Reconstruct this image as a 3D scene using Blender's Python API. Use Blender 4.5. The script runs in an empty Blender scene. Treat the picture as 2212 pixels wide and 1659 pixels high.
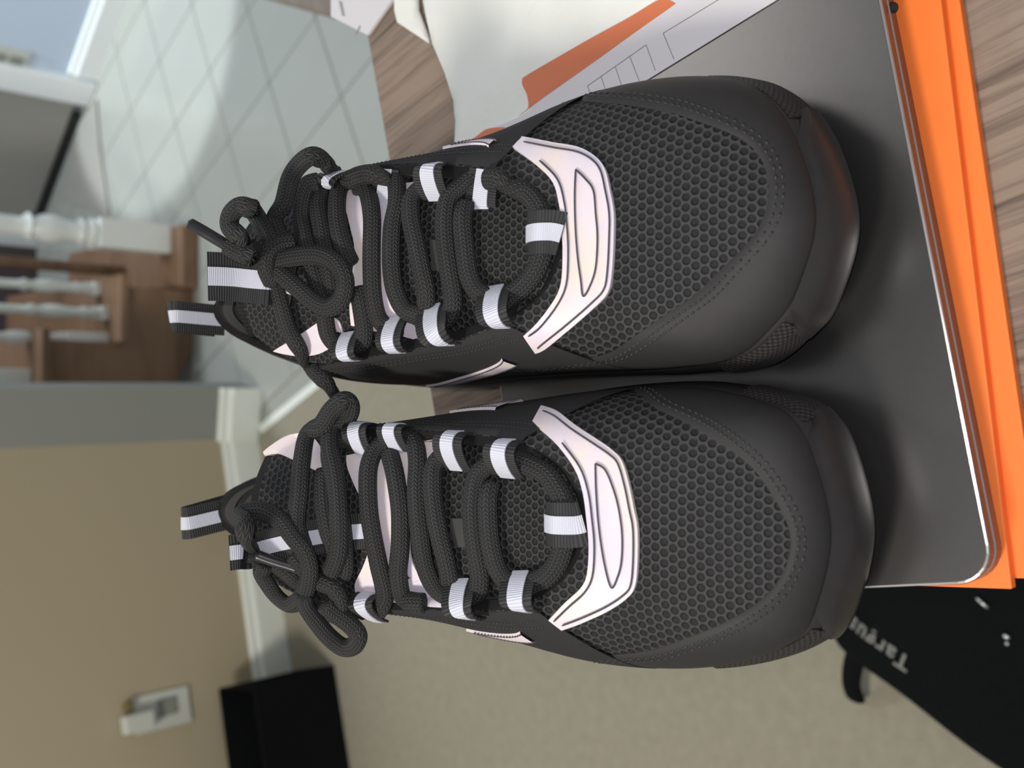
import bpy, bmesh, math, random
from mathutils import Vector, Matrix
from mathutils.bvhtree import BVHTree
from mathutils.geometry import delaunay_2d_cdt

random.seed(7)
scene = bpy.context.scene
COL = scene.collection

# ------------------------------------------------------------------ camera
# The photograph is a portrait picture turned on its side: picture-left is up.
F_PX, PITCH, CAM_Z = 2100.0, math.radians(44.0), 1.15
FWD = Vector((0, math.cos(PITCH), -math.sin(PITCH)))
UPV = Vector((0, math.sin(PITCH), math.cos(PITCH)))
RGT = Vector((1, 0, 0))
CAM = Vector((0, 0, CAM_Z))
cam_data = bpy.data.cameras.new('camera')
cam = bpy.data.objects.new('camera', cam_data)
COL.objects.link(cam)
M = Matrix.Identity(4)
for i in range(3):
    M[i][0] = -UPV[i]; M[i][1] = RGT[i]; M[i][2] = -FWD[i]; M[i][3] = CAM[i]
cam.matrix_world = M
cam_data.sensor_fit = 'HORIZONTAL'
cam_data.sensor_width = 36.0
cam_data.lens = F_PX / 2212.0 * 36.0
cam_data.clip_start = 0.02
cam_data.dof.use_dof = True
cam_data.dof.focus_distance = 0.40
cam_data.dof.aperture_fstop = 9.5
scene.camera = cam

# ------------------------------------------------------------------ light
world = bpy.data.worlds.new('world'); scene.world = world
world.use_nodes = True
bg = world.node_tree.nodes['Background']
bg.inputs[0].default_value = (0.93, 0.97, 1.0, 1)
bg.inputs[1].default_value = 0.27

def light(name, kind, loc, aim, power, color=(1, 1, 1), **kw):
    d = bpy.data.lights.new(name, kind); d.energy = power; d.color = color
    for k, v in kw.items(): setattr(d, k, v)
    o = bpy.data.objects.new(name, d); COL.objects.link(o)
    o.location = loc
    o.rotation_euler = (Vector(aim) - Vector(loc)).to_track_quat('-Z', 'Y').to_euler()
    return o
light('ceiling_light', 'AREA', (0.9, 1.5, 2.45), (0.5, 1.2, 0), 3.5, (1.0, 0.96, 0.90), shape='DISK', size=0.7)
light('left_wall_fill', 'AREA', (-1.2, 0.2, 2.4), (-0.9, 1.6, 0.3), 38, (1.0, 0.94, 0.82), shape='DISK', size=0.5)  # added fill to brighten the left wall and carpet, no lamp known there
light('right_fill', 'AREA', (2.4, 1.6, 1.5), (0.2, 0.6, 0.7), 3.6, (0.9, 0.95, 1.0), shape='RECTANGLE', size=1.0, size_y=1.2)  # added soft fill from the right back, no window known there
light('foyer_fill', 'AREA', (0.55, 2.5, 2.4), (0.9, 3.0, 0.2), 30, (0.88, 0.95, 1.0), shape='DISK', size=0.4)  # added fill to brighten the foyer, its source is unseen
light('foyer_spot', 'SPOT', (1.0, 2.68, 2.4), (1.0, 2.68, 0), 190, (0.90, 0.97, 1.0), spot_size=math.radians(26), spot_blend=0.15, shadow_soft_size=0.03)
light('phone_flash', 'POINT', (0.012, 0.0, CAM_Z + 0.014), (0, 1, 0), 3.2, (1.0, 0.97, 0.97), shadow_soft_size=0.004)

vs = scene.view_settings
vs.view_transform = 'Standard'; vs.look = 'None'; vs.gamma = 1.0
vs.exposure = 0.0
vs.use_curve_mapping = False

# ------------------------------------------------------------------ helpers
LT = 0.807                                   # height of the laptop's lid
def ray(x, y):
    """direction of the sight line through pixel (x, y) of the photograph"""
    u = (1659 - y) - 829.5; v = x - 1106
    return (FWD + RGT * (u / F_PX) - UPV * (v / F_PX))
def P(x, y, z=LT):
    """where that sight line reaches height z: turns measurements into places"""
    d = ray(x, y)
    return CAM + d * ((z - CAM.z) / d.z)
def PL(x, y, z=0.0): return P(x, y, LT + z)
def pix(p):
    r = Vector(p) - CAM; dd = r.dot(FWD)
    return (1106 - F_PX * r.dot(UPV) / dd, 829.5 - F_PX * r.dot(RGT) / dd)

def obj(name, bm, m, parent=None, smooth=True, autosmooth=None):
    me = bpy.data.meshes.new(name)
    if isinstance(bm, tuple): me.from_pydata(*bm)
    else:
        bm.normal_update(); bm.to_mesh(me); bm.free()
    if m is not None: me.materials.append(m)
    o = bpy.data.objects.new(name, me); COL.objects.link(o)
    if smooth:
        for p in me.polygons: p.use_smooth = True
        if autosmooth is not None:
            bmx = bmesh.new(); bmx.from_mesh(me)
            for e in bmx.edges:
                if len(e.link_faces) == 2 and e.calc_face_angle(0) > autosmooth: e.smooth = False
            bmx.to_mesh(me); bmx.free()
    if parent is not None:
        o.parent = parent
        o.matrix_parent_inverse = Matrix.Translation(-parent.location) if parent.parent is None else Matrix.Identity(4)
    return o
def thing(name, label, cat, loc=(0, 0, 0), group=None):
    o = bpy.data.objects.new(name, None); COL.objects.link(o)
    o.location = loc; o.empty_display_size = 0.02
    o['label'] = label; o['category'] = cat
    if group: o['group'] = group
    return o
def tag(o, label, cat, group=None):
    o['label'] = label; o['category'] = cat
    if group: o['group'] = group
    return o
def struct(o): o['kind'] = 'structure'; return o

def bx(bm, c, s, rot=0.0, bev=0.0):
    """box centred at c, size s, turned by rot about z"""
    r = bmesh.ops.create_cube(bm, size=1.0)
    vs_ = r['verts']
    bmesh.ops.scale(bm, vec=s, verts=vs_)
    if bev > 0:
        es = list({e for v in vs_ for e in v.link_edges})
        rr = bmesh.ops.bevel(bm, geom=es, offset=bev, segments=2, affect='EDGES', profile=0.5)
        vs_ = list({v for f in rr['faces'] for v in f.verts} | {v for v in vs_ if v.is_valid})
    bmesh.ops.rotate(bm, verts=vs_, cent=(0, 0, 0), matrix=Matrix.Rotation(rot, 3, 'Z'))
    bmesh.ops.translate(bm, vec=c, verts=vs_)
def box(name, c, s, m, parent=None, rot=0.0, bev=0.0):
    bm = bmesh.new(); bx(bm, c, s, rot, bev)
    return obj(name, bm, m, parent, smooth=False)
def prism(name, pts, z0, z1, m, parent=None, bev=0.0):
    """flat polygon in plan raised from z0 to z1"""
    bm = bmesh.new()
    lo = [bm.verts.new((p[0], p[1], z0)) for p in pts]
    f = bm.faces.new(lo)
    r = bmesh.ops.extrude_face_region(bm, geom=[f])
    bmesh.ops.translate(bm, vec=(0, 0, z1 - z0), verts=[v for v in r['geom'] if isinstance(v, bmesh.types.BMVert)])
    if bev:
        es = [e for e in bm.edges if all(abs(v.co.z - z1) < 1e-6 for v in e.verts)]
        bmesh.ops.bevel(bm, geom=es, offset=bev, segments=2, affect='EDGES', profile=0.5)
    bmesh.ops.recalc_face_normals(bm, faces=bm.faces)
    return obj(name, bm, m, parent, smooth=False)
def lathe(name, prof, c, m, parent=None, n=16):
    verts = []; faces = []
    for (r, z) in prof:
        for k in range(n):
            a = 2 * math.pi * k / n
            verts.append((c[0] + r * math.cos(a), c[1] + r * math.sin(a), c[2] + z))
    for i in range(len(prof) - 1):
        for k in range(n):
            faces.append((i * n + k, i * n + (k + 1) % n, (i + 1) * n + (k + 1) % n, (i + 1) * n + k))
    faces.append(tuple(range(n - 1, -1, -1))); faces.append(tuple((len(prof) - 1) * n + k for k in range(n)))
    return obj(name, (verts, [], faces), m, parent, autosmooth=0.9)

def catmull(pts, sub, closed=False):
    n = len(pts); out = []
    rng = range(n) if closed else range(n - 1)
    for i in rng:
        if closed: p = [pts[(i + k - 1) % n] for k in range(4)]
        else: p = [pts[max(i - 1, 0)], pts[i], pts[i + 1], pts[min(i + 2, n - 1)]]
        for s in range(sub):
            t = s / sub
            out.append(tuple(0.5 * (2 * b + (c - a) * t + (2 * a - 5 * b + 4 * c - d) * t * t + (3 * b - a - 3 * c + d) * t ** 3)
                             for a, b, c, d in zip(*p)))
    if not closed: out.append(tuple(pts[-1]))
    return out

def tube(verts, faces, uvs, pts, nrm, w, h, n=12, cap=True):
    """oval tube along pts, flat side on nrm; uv = (length, angle)"""
    base = len(verts); L = 0.0
    for i, p in enumerate(pts):
        t = (pts[min(i + 1, len(pts) - 1)] - pts[max(i - 1, 0)]).normalized()
        nn = nrm[i] - t * nrm[i].dot(t)
        nn = nn.normalized() if nn.length > 1e-6 else Vector((0, 0, 1))
        s = t.cross(nn).normalized()
        if i: L += (p - pts[i - 1]).length
        ww, hh = w, h
        if cap and i in (0, len(pts) - 1): ww, hh = w * .7, h * .7
        for k in range(n + 1):
            a = 2 * math.pi * k / n
            verts.append(p + s * (math.cos(a) * ww / 2) + nn * (math.sin(a) * hh / 2)); uvs.append((L, k / n))
    m = n + 1
    for i in range(len(pts) - 1):
        for k in range(n):
            faces.append((base + i * m + k, base + i * m + k + 1, base + (i + 1) * m + k + 1, base + (i + 1) * m + k))
    if cap:
        faces.append(tuple(base + k for k in range(n - 1, -1, -1)))
        faces.append(tuple(base + (len(pts) - 1) * m + k for k in range(n)))
def mesh_uv(name, verts, faces, uvs, m, parent, autosmooth=None):
    o = obj(name, ([tuple(v) for v in verts], [], faces), m, parent, autosmooth=autosmooth)
    uv = o.data.uv_layers.new(name='UVMap')
    for lp in o.data.loops: uv.data[lp.index].uv = uvs[lp.vertex_index]
    return o

def inpoly(x, y, poly):
    c = False; j = len(poly) - 1
    for i in range(len(poly)):
        xi, yi = poly[i]; xj, yj = poly[j]
        if (yi > y) != (yj > y) and x < (xj - xi) * (y - yi) / (yj - yi) + xi: c = not c
        j = i
    return c

# ------------------------------------------------------------------ materials
class NT:
    def __init__(s, name):
        s.m = bpy.data.materials.new(name); s.m.use_nodes = True
        s.t = s.m.node_tree; s.b = s.t.nodes['Principled BSDF']
    def n(s, kind, **kw):
        nd = s.t.nodes.new(kind)
        for k, v in kw.items():
            if k.startswith('i_'):
                key = k[2:]; nd.inputs[int(key) if key.isdigit() else key.replace('_', ' ')].default_value = v
            else: setattr(nd, k, v)
        return nd
    def l(s, a, b): s.t.links.new(a, b)
    def math(s, op, a, b=None, c=None):
        nd = s.n('ShaderNodeMath', operation=op)
        for i, v in enumerate((a, b, c)):
            if v is None: continue
            if isinstance(v, (int, float)): nd.inputs[i].default_value = v
            else: s.l(v, nd.inputs[i])
        return nd.outputs[0]
    def bump(s, h, strength=0.3, dist=0.001):
        nd = s.n('ShaderNodeBump'); nd.inputs['Strength'].default_value = strength; nd.inputs['Distance'].default_value = dist
        s.l(h, nd.inputs['Height']); s.l(nd.outputs[0], s.b.inputs['Normal'])
    def mix(s, fac, a, b):
        nd = s.n('ShaderNodeMix', data_type='RGBA')
        for sock, v in ((nd.inputs[0], fac), (nd.inputs[6], a), (nd.inputs[7], b)):
            if isinstance(v, (int, float)): sock.default_value = v
            elif isinstance(v, tuple): sock.default_value = (*v, 1) if len(v) == 3 else v
            else: s.l(v, sock)
        return nd.outputs[2]
    def color(s, c):
        if isinstance(c, tuple): s.b.inputs['Base Color'].default_value = (*c, 1)
        else: s.l(c, s.b.inputs['Base Color'])
    def set(s, rough=0.5, metal=0.0, spec=0.5):
        s.b.inputs['Roughness'].default_value = rough; s.b.inputs['Metallic'].default_value = metal
        s.b.inputs['Specular IOR Level'].default_value = spec
def noisy(name, c1, c2, scale, rough=0.6, bump=0.0, bscale=None, metal=0.0, spec=0.5, detail=4.0, dist=0.001):
    t = NT(name)
    co = t.n('ShaderNodeTexCoord').outputs['Object']
    n1 = t.n('ShaderNodeTexNoise', i_Scale=scale, i_Detail=detail); t.l(co, n1.inputs['Vector'])
    t.color(t.mix(n1.outputs['Fac'], c1, c2)); t.set(rough, metal, spec)
    if bump:
        n2 = t.n('ShaderNodeTexNoise', i_Scale=bscale or scale, i_Detail=3.0); t.l(co, n2.inputs['Vector'])
        t.bump(n2.outputs['Fac'], bump, dist)
    return t.m

def mat_mesh(name, sp, c_net, c_hole, coord='UV'):
    """net fabric: rows of small round holes in a raised honeycomb"""
    t = NT(name)
    co = t.n('ShaderNodeTexCoord').outputs[coord]
    sx = t.n('ShaderNodeSeparateXYZ'); t.l(co, sx.inputs[0])
    def cell(ox, oy):
        a = t.math('PINGPONG', t.math('ADD', t.math('DIVIDE', sx.outputs[0], sp), ox), 0.5)
        b = t.math('MULTIPLY', t.math('PINGPONG', t.math('ADD', t.math('DIVIDE', sx.outputs[1], sp * 1.732), oy), 0.5), 1.732)
        return t.math('SQRT', t.math('ADD', t.math('MULTIPLY', a, a), t.math('MULTIPLY', b, b)))
    d = t.math('MINIMUM', cell(50, 50), cell(50.5, 50.5))
    r = t.n('ShaderNodeMapRange', interpolation_type='SMOOTHSTEP'); t.l(d, r.inputs[0])
    r.inputs[1].default_value = 0.24; r.inputs[2].default_value = 0.46
    n1 = t.n('ShaderNodeTexNoise', i_Scale=1400.0, i_Detail=2.0); t.l(co, n1.inputs['Vector'])
    h = t.math('ADD', r.outputs[0], t.math('MULTIPLY', n1.outputs['Fac'], 0.25))
    t.color(t.mix(r.outputs[0], c_hole, c_net)); t.set(0.75, 0, 0.35)
    t.bump(h, 1.0, 0.0011)
    return t.m
def mat_braid():
    t = NT('braided_cord')
    co = t.n('ShaderNodeTexCoord').outputs['UV']
    sx = t.n('ShaderNodeSeparateXYZ'); t.l(co, sx.inputs[0])
    ang = t.math('MULTIPLY', sx.outputs[1], 18.0)
    tri = t.math('PINGPONG', ang, 1.0)
    ph = t.math('ADD', t.math('MULTIPLY', sx.outputs[0], 640.0), t.math('MULTIPLY', tri, 0.9))
    st = t.math('PINGPONG', ph, 0.5)
    ridge = t.math('MULTIPLY', st, 2.0)
    groove = t.math('MULTIPLY', t.math('PINGPONG', ang, 0.5), 2.0)
    h = t.math('MULTIPLY', ridge, t.math('POWER', groove, 0.6))
    t.color(t.mix(h, (0.007, 0.007, 0.008), (0.070, 0.070, 0.073))); t.set(0.7, 0, 0.35)
    t.bump(h, 0.8, 0.0007)
    return t.m
def mat_web(name, c1, c2, freq=900.0, rough=0.6):
    """woven tape: ribs across its length"""
    t = NT(name)
    co = t.n('ShaderNodeTexCoord').outputs['UV']
    sx = t.n('ShaderNodeSeparateXYZ'); t.l(co, sx.inputs[0])
    s = t.math('MULTIPLY', t.math('PINGPONG', t.math('MULTIPLY', sx.outputs[0], freq), 0.5), 2.0)
    t.color(t.mix(s, c1, c2)); t.set(rough, 0, 0.4); t.bump(s, 0.5, 0.0005)
    return t.m
def mat_reflective():
    t = NT('reflective_film')  # flash thrown back by the film is put into its pale base colour
    co = t.n('ShaderNodeTexCoord').outputs['Object']
    n1 = t.n('ShaderNodeTexNoise', i_Scale=55.0, i_Detail=3.0); t.l(co, n1.inputs['Vector'])
    n2 = t.n('ShaderNodeTexNoise', i_Scale=1500.0, i_Detail=2.0); t.l(co, n2.inputs['Vector'])
    cr = t.n('ShaderNodeValToRGB'); e = cr.color_ramp.elements
    e[0].position = 0.30; e[0].color = (0.62, 0.59, 0.74, 1); e[1].position = 0.70; e[1].color = (0.75, 0.655, 0.575, 1)
    m = e.new(0.5); m.color = (0.72, 0.625, 0.695, 1)
    t.l(n1.outputs['Fac'], cr.inputs[0])
    c = t.mix(t.math('MULTIPLY', n2.outputs['Fac'], 0.35), cr.outputs[0], (0.9, 0.84, 0.88))
    t.color(c); t.set(0.45, 0.0, 0.5); t.bump(n2.outputs['Fac'], 0.08, 0.0004)
    return t.m
def mat_wood(name, c1, c2, ang, scale=1.0, rough=0.5, spec=0.4):
    """long streaky grain running along direction ang in plan"""
    t = NT(name)
    co = t.n('ShaderNodeTexCoord').outputs['Object']
    mp = t.n('ShaderNodeMapping'); mp.inputs['Rotation'].default_value = (0, 0, -ang); t.l(co, mp.inputs[0])
    mp2 = t.n('ShaderNodeMapping'); mp2.inputs['Scale'].default_value = (6 * scale, 150 * scale, 30 * scale); t.l(mp.outputs[0], mp2.inputs[0])
    n1 = t.n('ShaderNodeTexNoise', i_Scale=1.0, i_Detail=5.0, i_Roughness=0.6, i_Distortion=0.6); t.l(mp2.outputs[0], n1.inputs['Vector'])
    mp3 = t.n('ShaderNodeMapping'); mp3.inputs['Scale'].default_value = (2 * scale, 14 * scale, 9 * scale); t.l(mp.outputs[0], mp3.inputs[0])
    n2 = t.n('ShaderNodeTexNoise', i_Scale=1.0, i_Detail=2.0); t.l(mp3.outputs[0], n2.inputs['Vector'])
    f = t.math('ADD', t.math('MULTIPLY', n1.outputs['Fac'], 0.75), t.math('MULTIPLY', n2.outputs['Fac'], 0.35))
    r = t.n('ShaderNodeMapRange'); t.l(f, r.inputs[0]); r.inputs[1].default_value = 0.38; r.inputs[2].default_value = 0.64
    t.color(t.mix(r.outputs[0], c1, c2)); t.set(rough, 0, spec); t.bump(r.outputs[0], 0.25, 0.0005)
    return t.m

MT = {}
MT['suede'] = noisy('black_suede', (0.020, 0.020, 0.022), (0.028, 0.028, 0.030), 400, 0.8, 0.15, 2200, spec=0.3, dist=0.0003)
MT['leather'] = noisy('black_nubuck', (0.022, 0.021, 0.022), (0.028, 0.027, 0.028), 300, 0.62, 0.12, 2500, spec=0.35, dist=0.0002)
MT['rubber'] = noisy('black_rubber', (0.022, 0.020, 0.021), (0.030, 0.027, 0.028), 200, 0.30, 0.06, 900, spec=0.45, dist=0.0003)
MT['net'] = mat_mesh('net_fabric', 0.0038, (0.044, 0.044, 0.047), (0.011, 0.011, 0.012))
MT['net_tongue'] = mat_mesh('tongue_net', 0.0034, (0.036, 0.037, 0.038), (0.008, 0.008, 0.009))
MT['braid'] = mat_braid()
MT['web'] = mat_web('black_webbing', (0.010, 0.010, 0.011), (0.038, 0.038, 0.041))
MT['web_white'] = mat_web('reflective_tape', (0.56, 0.58, 0.70), (0.70, 0.71, 0.81), 1300, 0.5)  # returned flash is put into the tape's pale colour
MT['film'] = mat_reflective()
MT['thread'] = noisy('dark_thread', (0.05, 0.045, 0.06), (0.07, 0.06, 0.08), 500, 0.7)
MT['thread_black'] = noisy('black_thread', (0.010, 0.010, 0.011), (0.045, 0.045, 0.05), 900, 0.6)
MT['aglet'] = noisy('plastic_aglet', (0.018, 0.018, 0.022), (0.026, 0.026, 0.030), 200, 0.3, spec=0.5)
MT['label'] = noisy('woven_label', (0.030, 0.031, 0.032), (0.036, 0.037, 0.038), 900, 0.7)
def mat_knurl():
    t = NT('knurled_rubber')
    co = t.n('ShaderNodeTexCoord').outputs['UV']
    sx = t.n('ShaderNodeSeparateXYZ'); t.l(co, sx.inputs[0])
    a = t.math('PINGPONG', t.math('ADD', sx.outputs[0], sx.outputs[1]), 0.0012)
    b = t.math('PINGPONG', t.math('SUBTRACT', sx.outputs[0], sx.outputs[1]), 0.0012)
    h = t.math('MULTIPLY', t.math('ADD', a, b), 420.0)
    t.color(t.mix(h, (0.012, 0.011, 0.011), (0.040, 0.036, 0.036))); t.set(0.6, 0, 0.4); t.bump(h, 0.7, 0.0008)
    return t.m
MT['knurl'] = mat_knurl()
# ------------------------------------------------------------------ the room
MT['carpet'] = noisy('beige_carpet', (0.27, 0.25, 0.195), (0.37, 0.345, 0.275), 60, 0.95, 0.6, 420, spec=0.1, detail=8, dist=0.004)
MT['tile'] = noisy('white_floor_tile', (0.34, 0.355, 0.325), (0.39, 0.405, 0.375), 5, 0.22, spec=0.5)
MT['grout'] = noisy('grout', (0.31, 0.325, 0.295), (0.34, 0.355, 0.325), 40, 0.9)
MT['wall'] = noisy('beige_paint', (0.39, 0.335, 0.235), (0.42, 0.36, 0.255), 3, 0.85, 0.1, 160, dist=0.001)
MT['wall_grey'] = noisy('wall_end_grey', (0.24, 0.25, 0.235), (0.26, 0.27, 0.25), 3, 0.8)  # wall end drawn greyer than the beige wall
MT['trim'] = noisy('white_trim_paint', (0.74, 0.78, 0.74), (0.80, 0.84, 0.80), 6, 0.4)
MT['trim_white'] = noisy('bright_white_trim', (0.82, 0.85, 0.86), (0.86, 0.89, 0.90), 6, 0.4)
MT['blue'] = noisy('daylight_blue_wall', (0.50, 0.59, 0.73), (0.56, 0.65, 0.80), 2, 0.7)  # bluish daylight on this wall is put into its base colour
MT['taupe'] = noisy('taupe_door_paint', (0.33, 0.32, 0.29), (0.40, 0.385, 0.35), 4, 0.6)
MT['dark'] = noisy('dark_plum_wall', (0.055, 0.04, 0.042), (0.075, 0.055, 0.055), 4, 0.8)
MT['oak'] = mat_wood('brown_oak', (0.15, 0.085, 0.05), (0.25, 0.15, 0.09), 0.0, 0.5, 0.45)
MT['spindle'] = noisy('white_gloss_paint', (0.76, 0.80, 0.78), (0.82, 0.86, 0.84), 6, 0.25)
MT['black_cloth'] = noisy('black_canvas', (0.004, 0.0045, 0.005), (0.008, 0.009, 0.010), 300, 0.9, 0.5, 900, spec=0.06)
MT['flat_black'] = noisy('matt_black', (0.012, 0.012, 0.012), (0.02, 0.02, 0.02), 30, 0.8)
MT['plate'] = noisy('white_plastic', (0.52, 0.54, 0.50), (0.58, 0.60, 0.56), 12, 0.35)

def plan(pts): return [(p.x, p.y) if hasattr(p, 'x') else p for p in pts]
# carpet / tile meet along a line from the wall corner towards the table
J0, J1 = P(565, 929, 0), P(648, 862, 0)
jd = (J1 - J0).normalized()
J2 = J0 + jd * 2.2; Jb = J0 - jd * 0.0
struct(prism('floor', plan([(-2.6, -1.2), (J2.x, -1.2), J2, J0, (J0.x - .3, J0.y + .12), (-2.6, 1.75)]), -0.02, 0.0, MT['carpet']))
tile_base = struct(prism('floor_tile', plan([J0, J2, (2.6, J2.y), (2.6, 4.3), (-0.35, 4.3), (J0.x - .3, J0.y + .12)]), -0.02, -0.004, MT['grout']))
TA = math.radians(117.0); ta = Vector((math.cos(TA), math.sin(TA), 0)); tb = Vector((math.cos(TA - math.pi / 2), math.sin(TA - math.pi / 2), 0))
TS = 0.216; bm = bmesh.new(); bx(bm, (0, 0, 0), (TS - 0.003, TS - 0.003, 0.008), 0.0, 0.0007)
tile_me = bpy.data.meshes.new('tile'); bm.to_mesh(tile_me); bm.free(); tile_me.materials.append(MT['tile'])
o_a = P(681, 37, 0); nrm_j = Vector((-jd.y, jd.x, 0)); nrm_j = nrm_j if nrm_j.y > 0 else -nrm_j
spots = []
for i in range(-12, 13):
    for j in range(-12, 13):
        c = o_a + ta * (i + .5) * TS + tb * (j + .5) * TS
        if (c - J0).dot(nrm_j) < TS * .62 or c.y > 3.55 or c.x > 1.55 or c.x < -0.25: continue
        spots.append(c)
for c in sorted(spots, key=lambda c: c.length)[:290]:
    o = bpy.data.objects.new('tile', tile_me); COL.objects.link(o)
    o.location = (c.x, c.y, -0.004); o.rotation_euler = (random.uniform(-.001, .001), random.uniform(-.001, .001), TA)
    o.parent = tile_base
prism('threshold_strip', plan([J0 - nrm_j * .008, J2 - nrm_j * .008, J2 + nrm_j * .012, J0 + nrm_j * .012]), -0.004, 0.004, MT['trim'], tile_base)

def wall(name, a, b, th, h, m, nsign=1):
    """upright slab from a to b, th behind that line"""
    d = (b - a).normalized(); n = Vector((-d.y, d.x, 0)) * nsign
    return struct(prism(name, plan([a, b, b + n * th, a + n * th]), 0.0, h, m))
def baseboard(name, a, b, h, th, m, nsign=-1):
    d = (b - a).normalized(); n = Vector((-d.y, d.x, 0)) * nsign
    bm = bmesh.new(); prof = [(0, 0), (th, 0), (th, h * .72), (th * .6, h * .82), (th * .55, h * .95), (th * .25, h), (0, h)]
    A = [bm.verts.new(a + n * x + Vector((0, 0, z))) for x, z in prof]; B_ = [bm.verts.new(b + n * x + Vector((0, 0, z))) for x, z in prof]
    k = len(prof)
    for i in range(k): bm.faces.new((A[i], A[(i + 1) % k], B_[(i + 1) % k], B_[i]))
    bm.faces.new(A[::-1]); bm.faces.new(B_); bmesh.ops.recalc_face_normals(bm, faces=bm.faces)
    return struct(obj(name, bm, m, None, smooth=False))
WA, WB = P(635, 1485, 0), P(557, 943, 0)
wd = (WB - WA).normalized(); wn = Vector((-wd.y, wd.x, 0))
WA2 = WA - wd * 1.6
wall('wall_left', WA2 + wn * .012, WB + wn * .012, 0.10, 2.4, MT['wall'])
baseboard('baseboard_left', WA2 + wn * .012, WB + wn * .012, 0.088, 0.012, MT['trim'])
WC, WD = P(565, 929, 0) + Vector((0, .01, 0)), P(563, 838, 0) + Vector((0, .01, 0))
wall('wall_end', WB + wn * .012, WD, 0.10, 2.4, MT['wall_grey'])
baseboard('baseboard_end', WB + wn * .013 - wd * .004, WD, 0.098, 0.016, MT['trim'])
struct(prism('wall_back', [(-0.6, 3.55), (0.62, 3.55), (0.62, 3.65), (-0.6, 3.65)], 0, 2.4, MT['dark']))
# outlet with a plugged-in night light on the beige wall
def on_wall(x, y, a, n):
    d = ray(x, y); t = (a - CAM).dot(n) / d.dot(n); return CAM + d * t
oc = on_wall(350, 1533, WA + wn * .012, wn)
ot = thing('wall_outlet', 'white wall outlet with a plug-in night light above the white baseboard', 'outlet', oc)
ra = math.atan2(wd.y, wd.x)
def wbox(name, dx, dz, dy, sx, sz, sy, m, parent, bev=0.002, base=oc, d_=wd, n_=wn, r_=ra):
    c = base + d_ * dx + Vector((0, 0, dz)) - n_ * (dy + sy / 2)
    return box(name, c, (sx, sy, sz), m, parent, r_, bev)
wbox('cover_plate', 0, 0, 0, 0.072, 0.115, 0.006, MT['plate'], ot)
MT['socket'] = noisy('grey_plastic', (0.20, 0.22, 0.19), (0.25, 0.27, 0.24), 30, 0.4)
wbox('socket', 0.004, -0.008, 0.006, 0.034, 0.040, 0.004, MT['socket'], ot)
wbox('night_light', -0.012, 0.058, 0.006, 0.036, 0.062, 0.026, MT['plate'], ot, 0.005)
MT['brass'] = noisy('brass', (0.22, 0.17, 0.07), (0.26, 0.20, 0.09), 30, 0.4, metal=0.4)
wbox('night_light_knob', 0.022, 0.072, 0.006, 0.016, 0.020, 0.014, MT['brass'], ot, 0.004)

# dark fabric bin on the carpet before the wall
b0 = P(722, 1436, 0)
bn = thing('storage_bin', 'square black fabric storage bin on the carpet by the wall', 'bin', b0 - wd * .16)
BW, BD, BH = 0.34, 0.15, 0.185; n = 9
verts = []; faces = []
def binpt(s_, t, k, ins):
    # side s_: 0 front,1 right,2 back,3 left ; t along, k height
    c = [(-1, -1), (1, -1), (1, 1), (-1, 1)]; a, b = c[s_], c[(s_ + 1) % 4]
    px = a[0] + (b[0] - a[0]) * t; py = a[1] + (b[1] - a[1]) * t
    sag = 1 - 0.16 * math.sin(math.pi * t) * math.sin(math.pi * k) * (1.0 if s_ in (1, 3) else 0.5)
    if s_ in (1, 3): px *= sag
    else: py *= sag
    p = b0 - wd * (BW / 2 - px * (BW / 2 - ins)) + wn * (BD / 2 + py * (BD / 2 - ins)) ; return Vector((p.x, p.y, BH * k))
def bin_shell(ins, z0):
    base = len(verts); ring = 4 * n
    for q in range(9):
        k = z0 + (1 - z0) * q / 8
        for s_ in range(4):
            for t in range(n): verts.append(binpt(s_, t / n, k, ins))
    for q in range(8):
        for r in range(ring): faces.append((base + q * ring + r, base + q * ring + (r + 1) % ring, base + (q + 1) * ring + (r + 1) % ring, base + (q + 1) * ring + r))
    faces.append(tuple(base + r for r in range(ring))); return base
a_ = bin_shell(0, 0); b_ = bin_shell(0.005, 0.04); R_ = 4 * n
for r in range(R_): faces.append((a_ + 8 * R_ + r, a_ + 8 * R_ + (r + 1) % R_, b_ + 8 * R_ + (r + 1) % R_, b_ + 8 * R_ + r))
obj('bin_body', ([tuple(v) for v in verts], [], faces), MT['black_cloth'], bn, autosmooth=0.7)
V = []; Fc = []; U = []
rim = [binpt(s_, t / n, 1.0, 0.002) for s_ in range(4) for t in range(n)]; rim.append(rim[0])
tube(V, Fc, U, rim, [Vector((0, 0, 1))] * len(rim), 0.007, 0.007, 6); mesh_uv('rim_binding', V, Fc, U, MT['black_cloth'], bn)

# ------------------------------------------------------------------ stairs
SY = 2.372
def sx(u): return (u - 829.5) / F_PX * (SY * math.cos(PITCH) + (CAM_Z - 0.2) * math.sin(PITCH))
x3, x2, x1, x0_ = sx(800), sx(920), sx(1042), sx(1190)
st = thing('staircase', 'brown wooden staircase with an open sawtooth side behind white spindles', 'stairs', (x1, SY, 0))
RISE = 0.180
bm = bmesh.new()
pr = [(x1, 0.0), (sx(919), 0.0), (x3 - .02, 0.075), (x3 - .14, 0.14), (x3 - .14, 3 * RISE), (x3, 3 * RISE), (x3, 2 * RISE), (x2, 2 * RISE), (x2, RISE), (x1, RISE)]
f = bm.faces.new([bm.verts.new((x, SY, z)) for x, z in pr])
r = bmesh.ops.extrude_face_region(bm, geom=[f]); bmesh.ops.translate(bm, vec=(0, 0.03, 0), verts=[v for v in r['geom'] if isinstance(v, bmesh.types.BMVert)])
bmesh.ops.recalc_face_normals(bm, faces=bm.faces)
obj('stringer', bm, MT['oak'], st, smooth=False)
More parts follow.
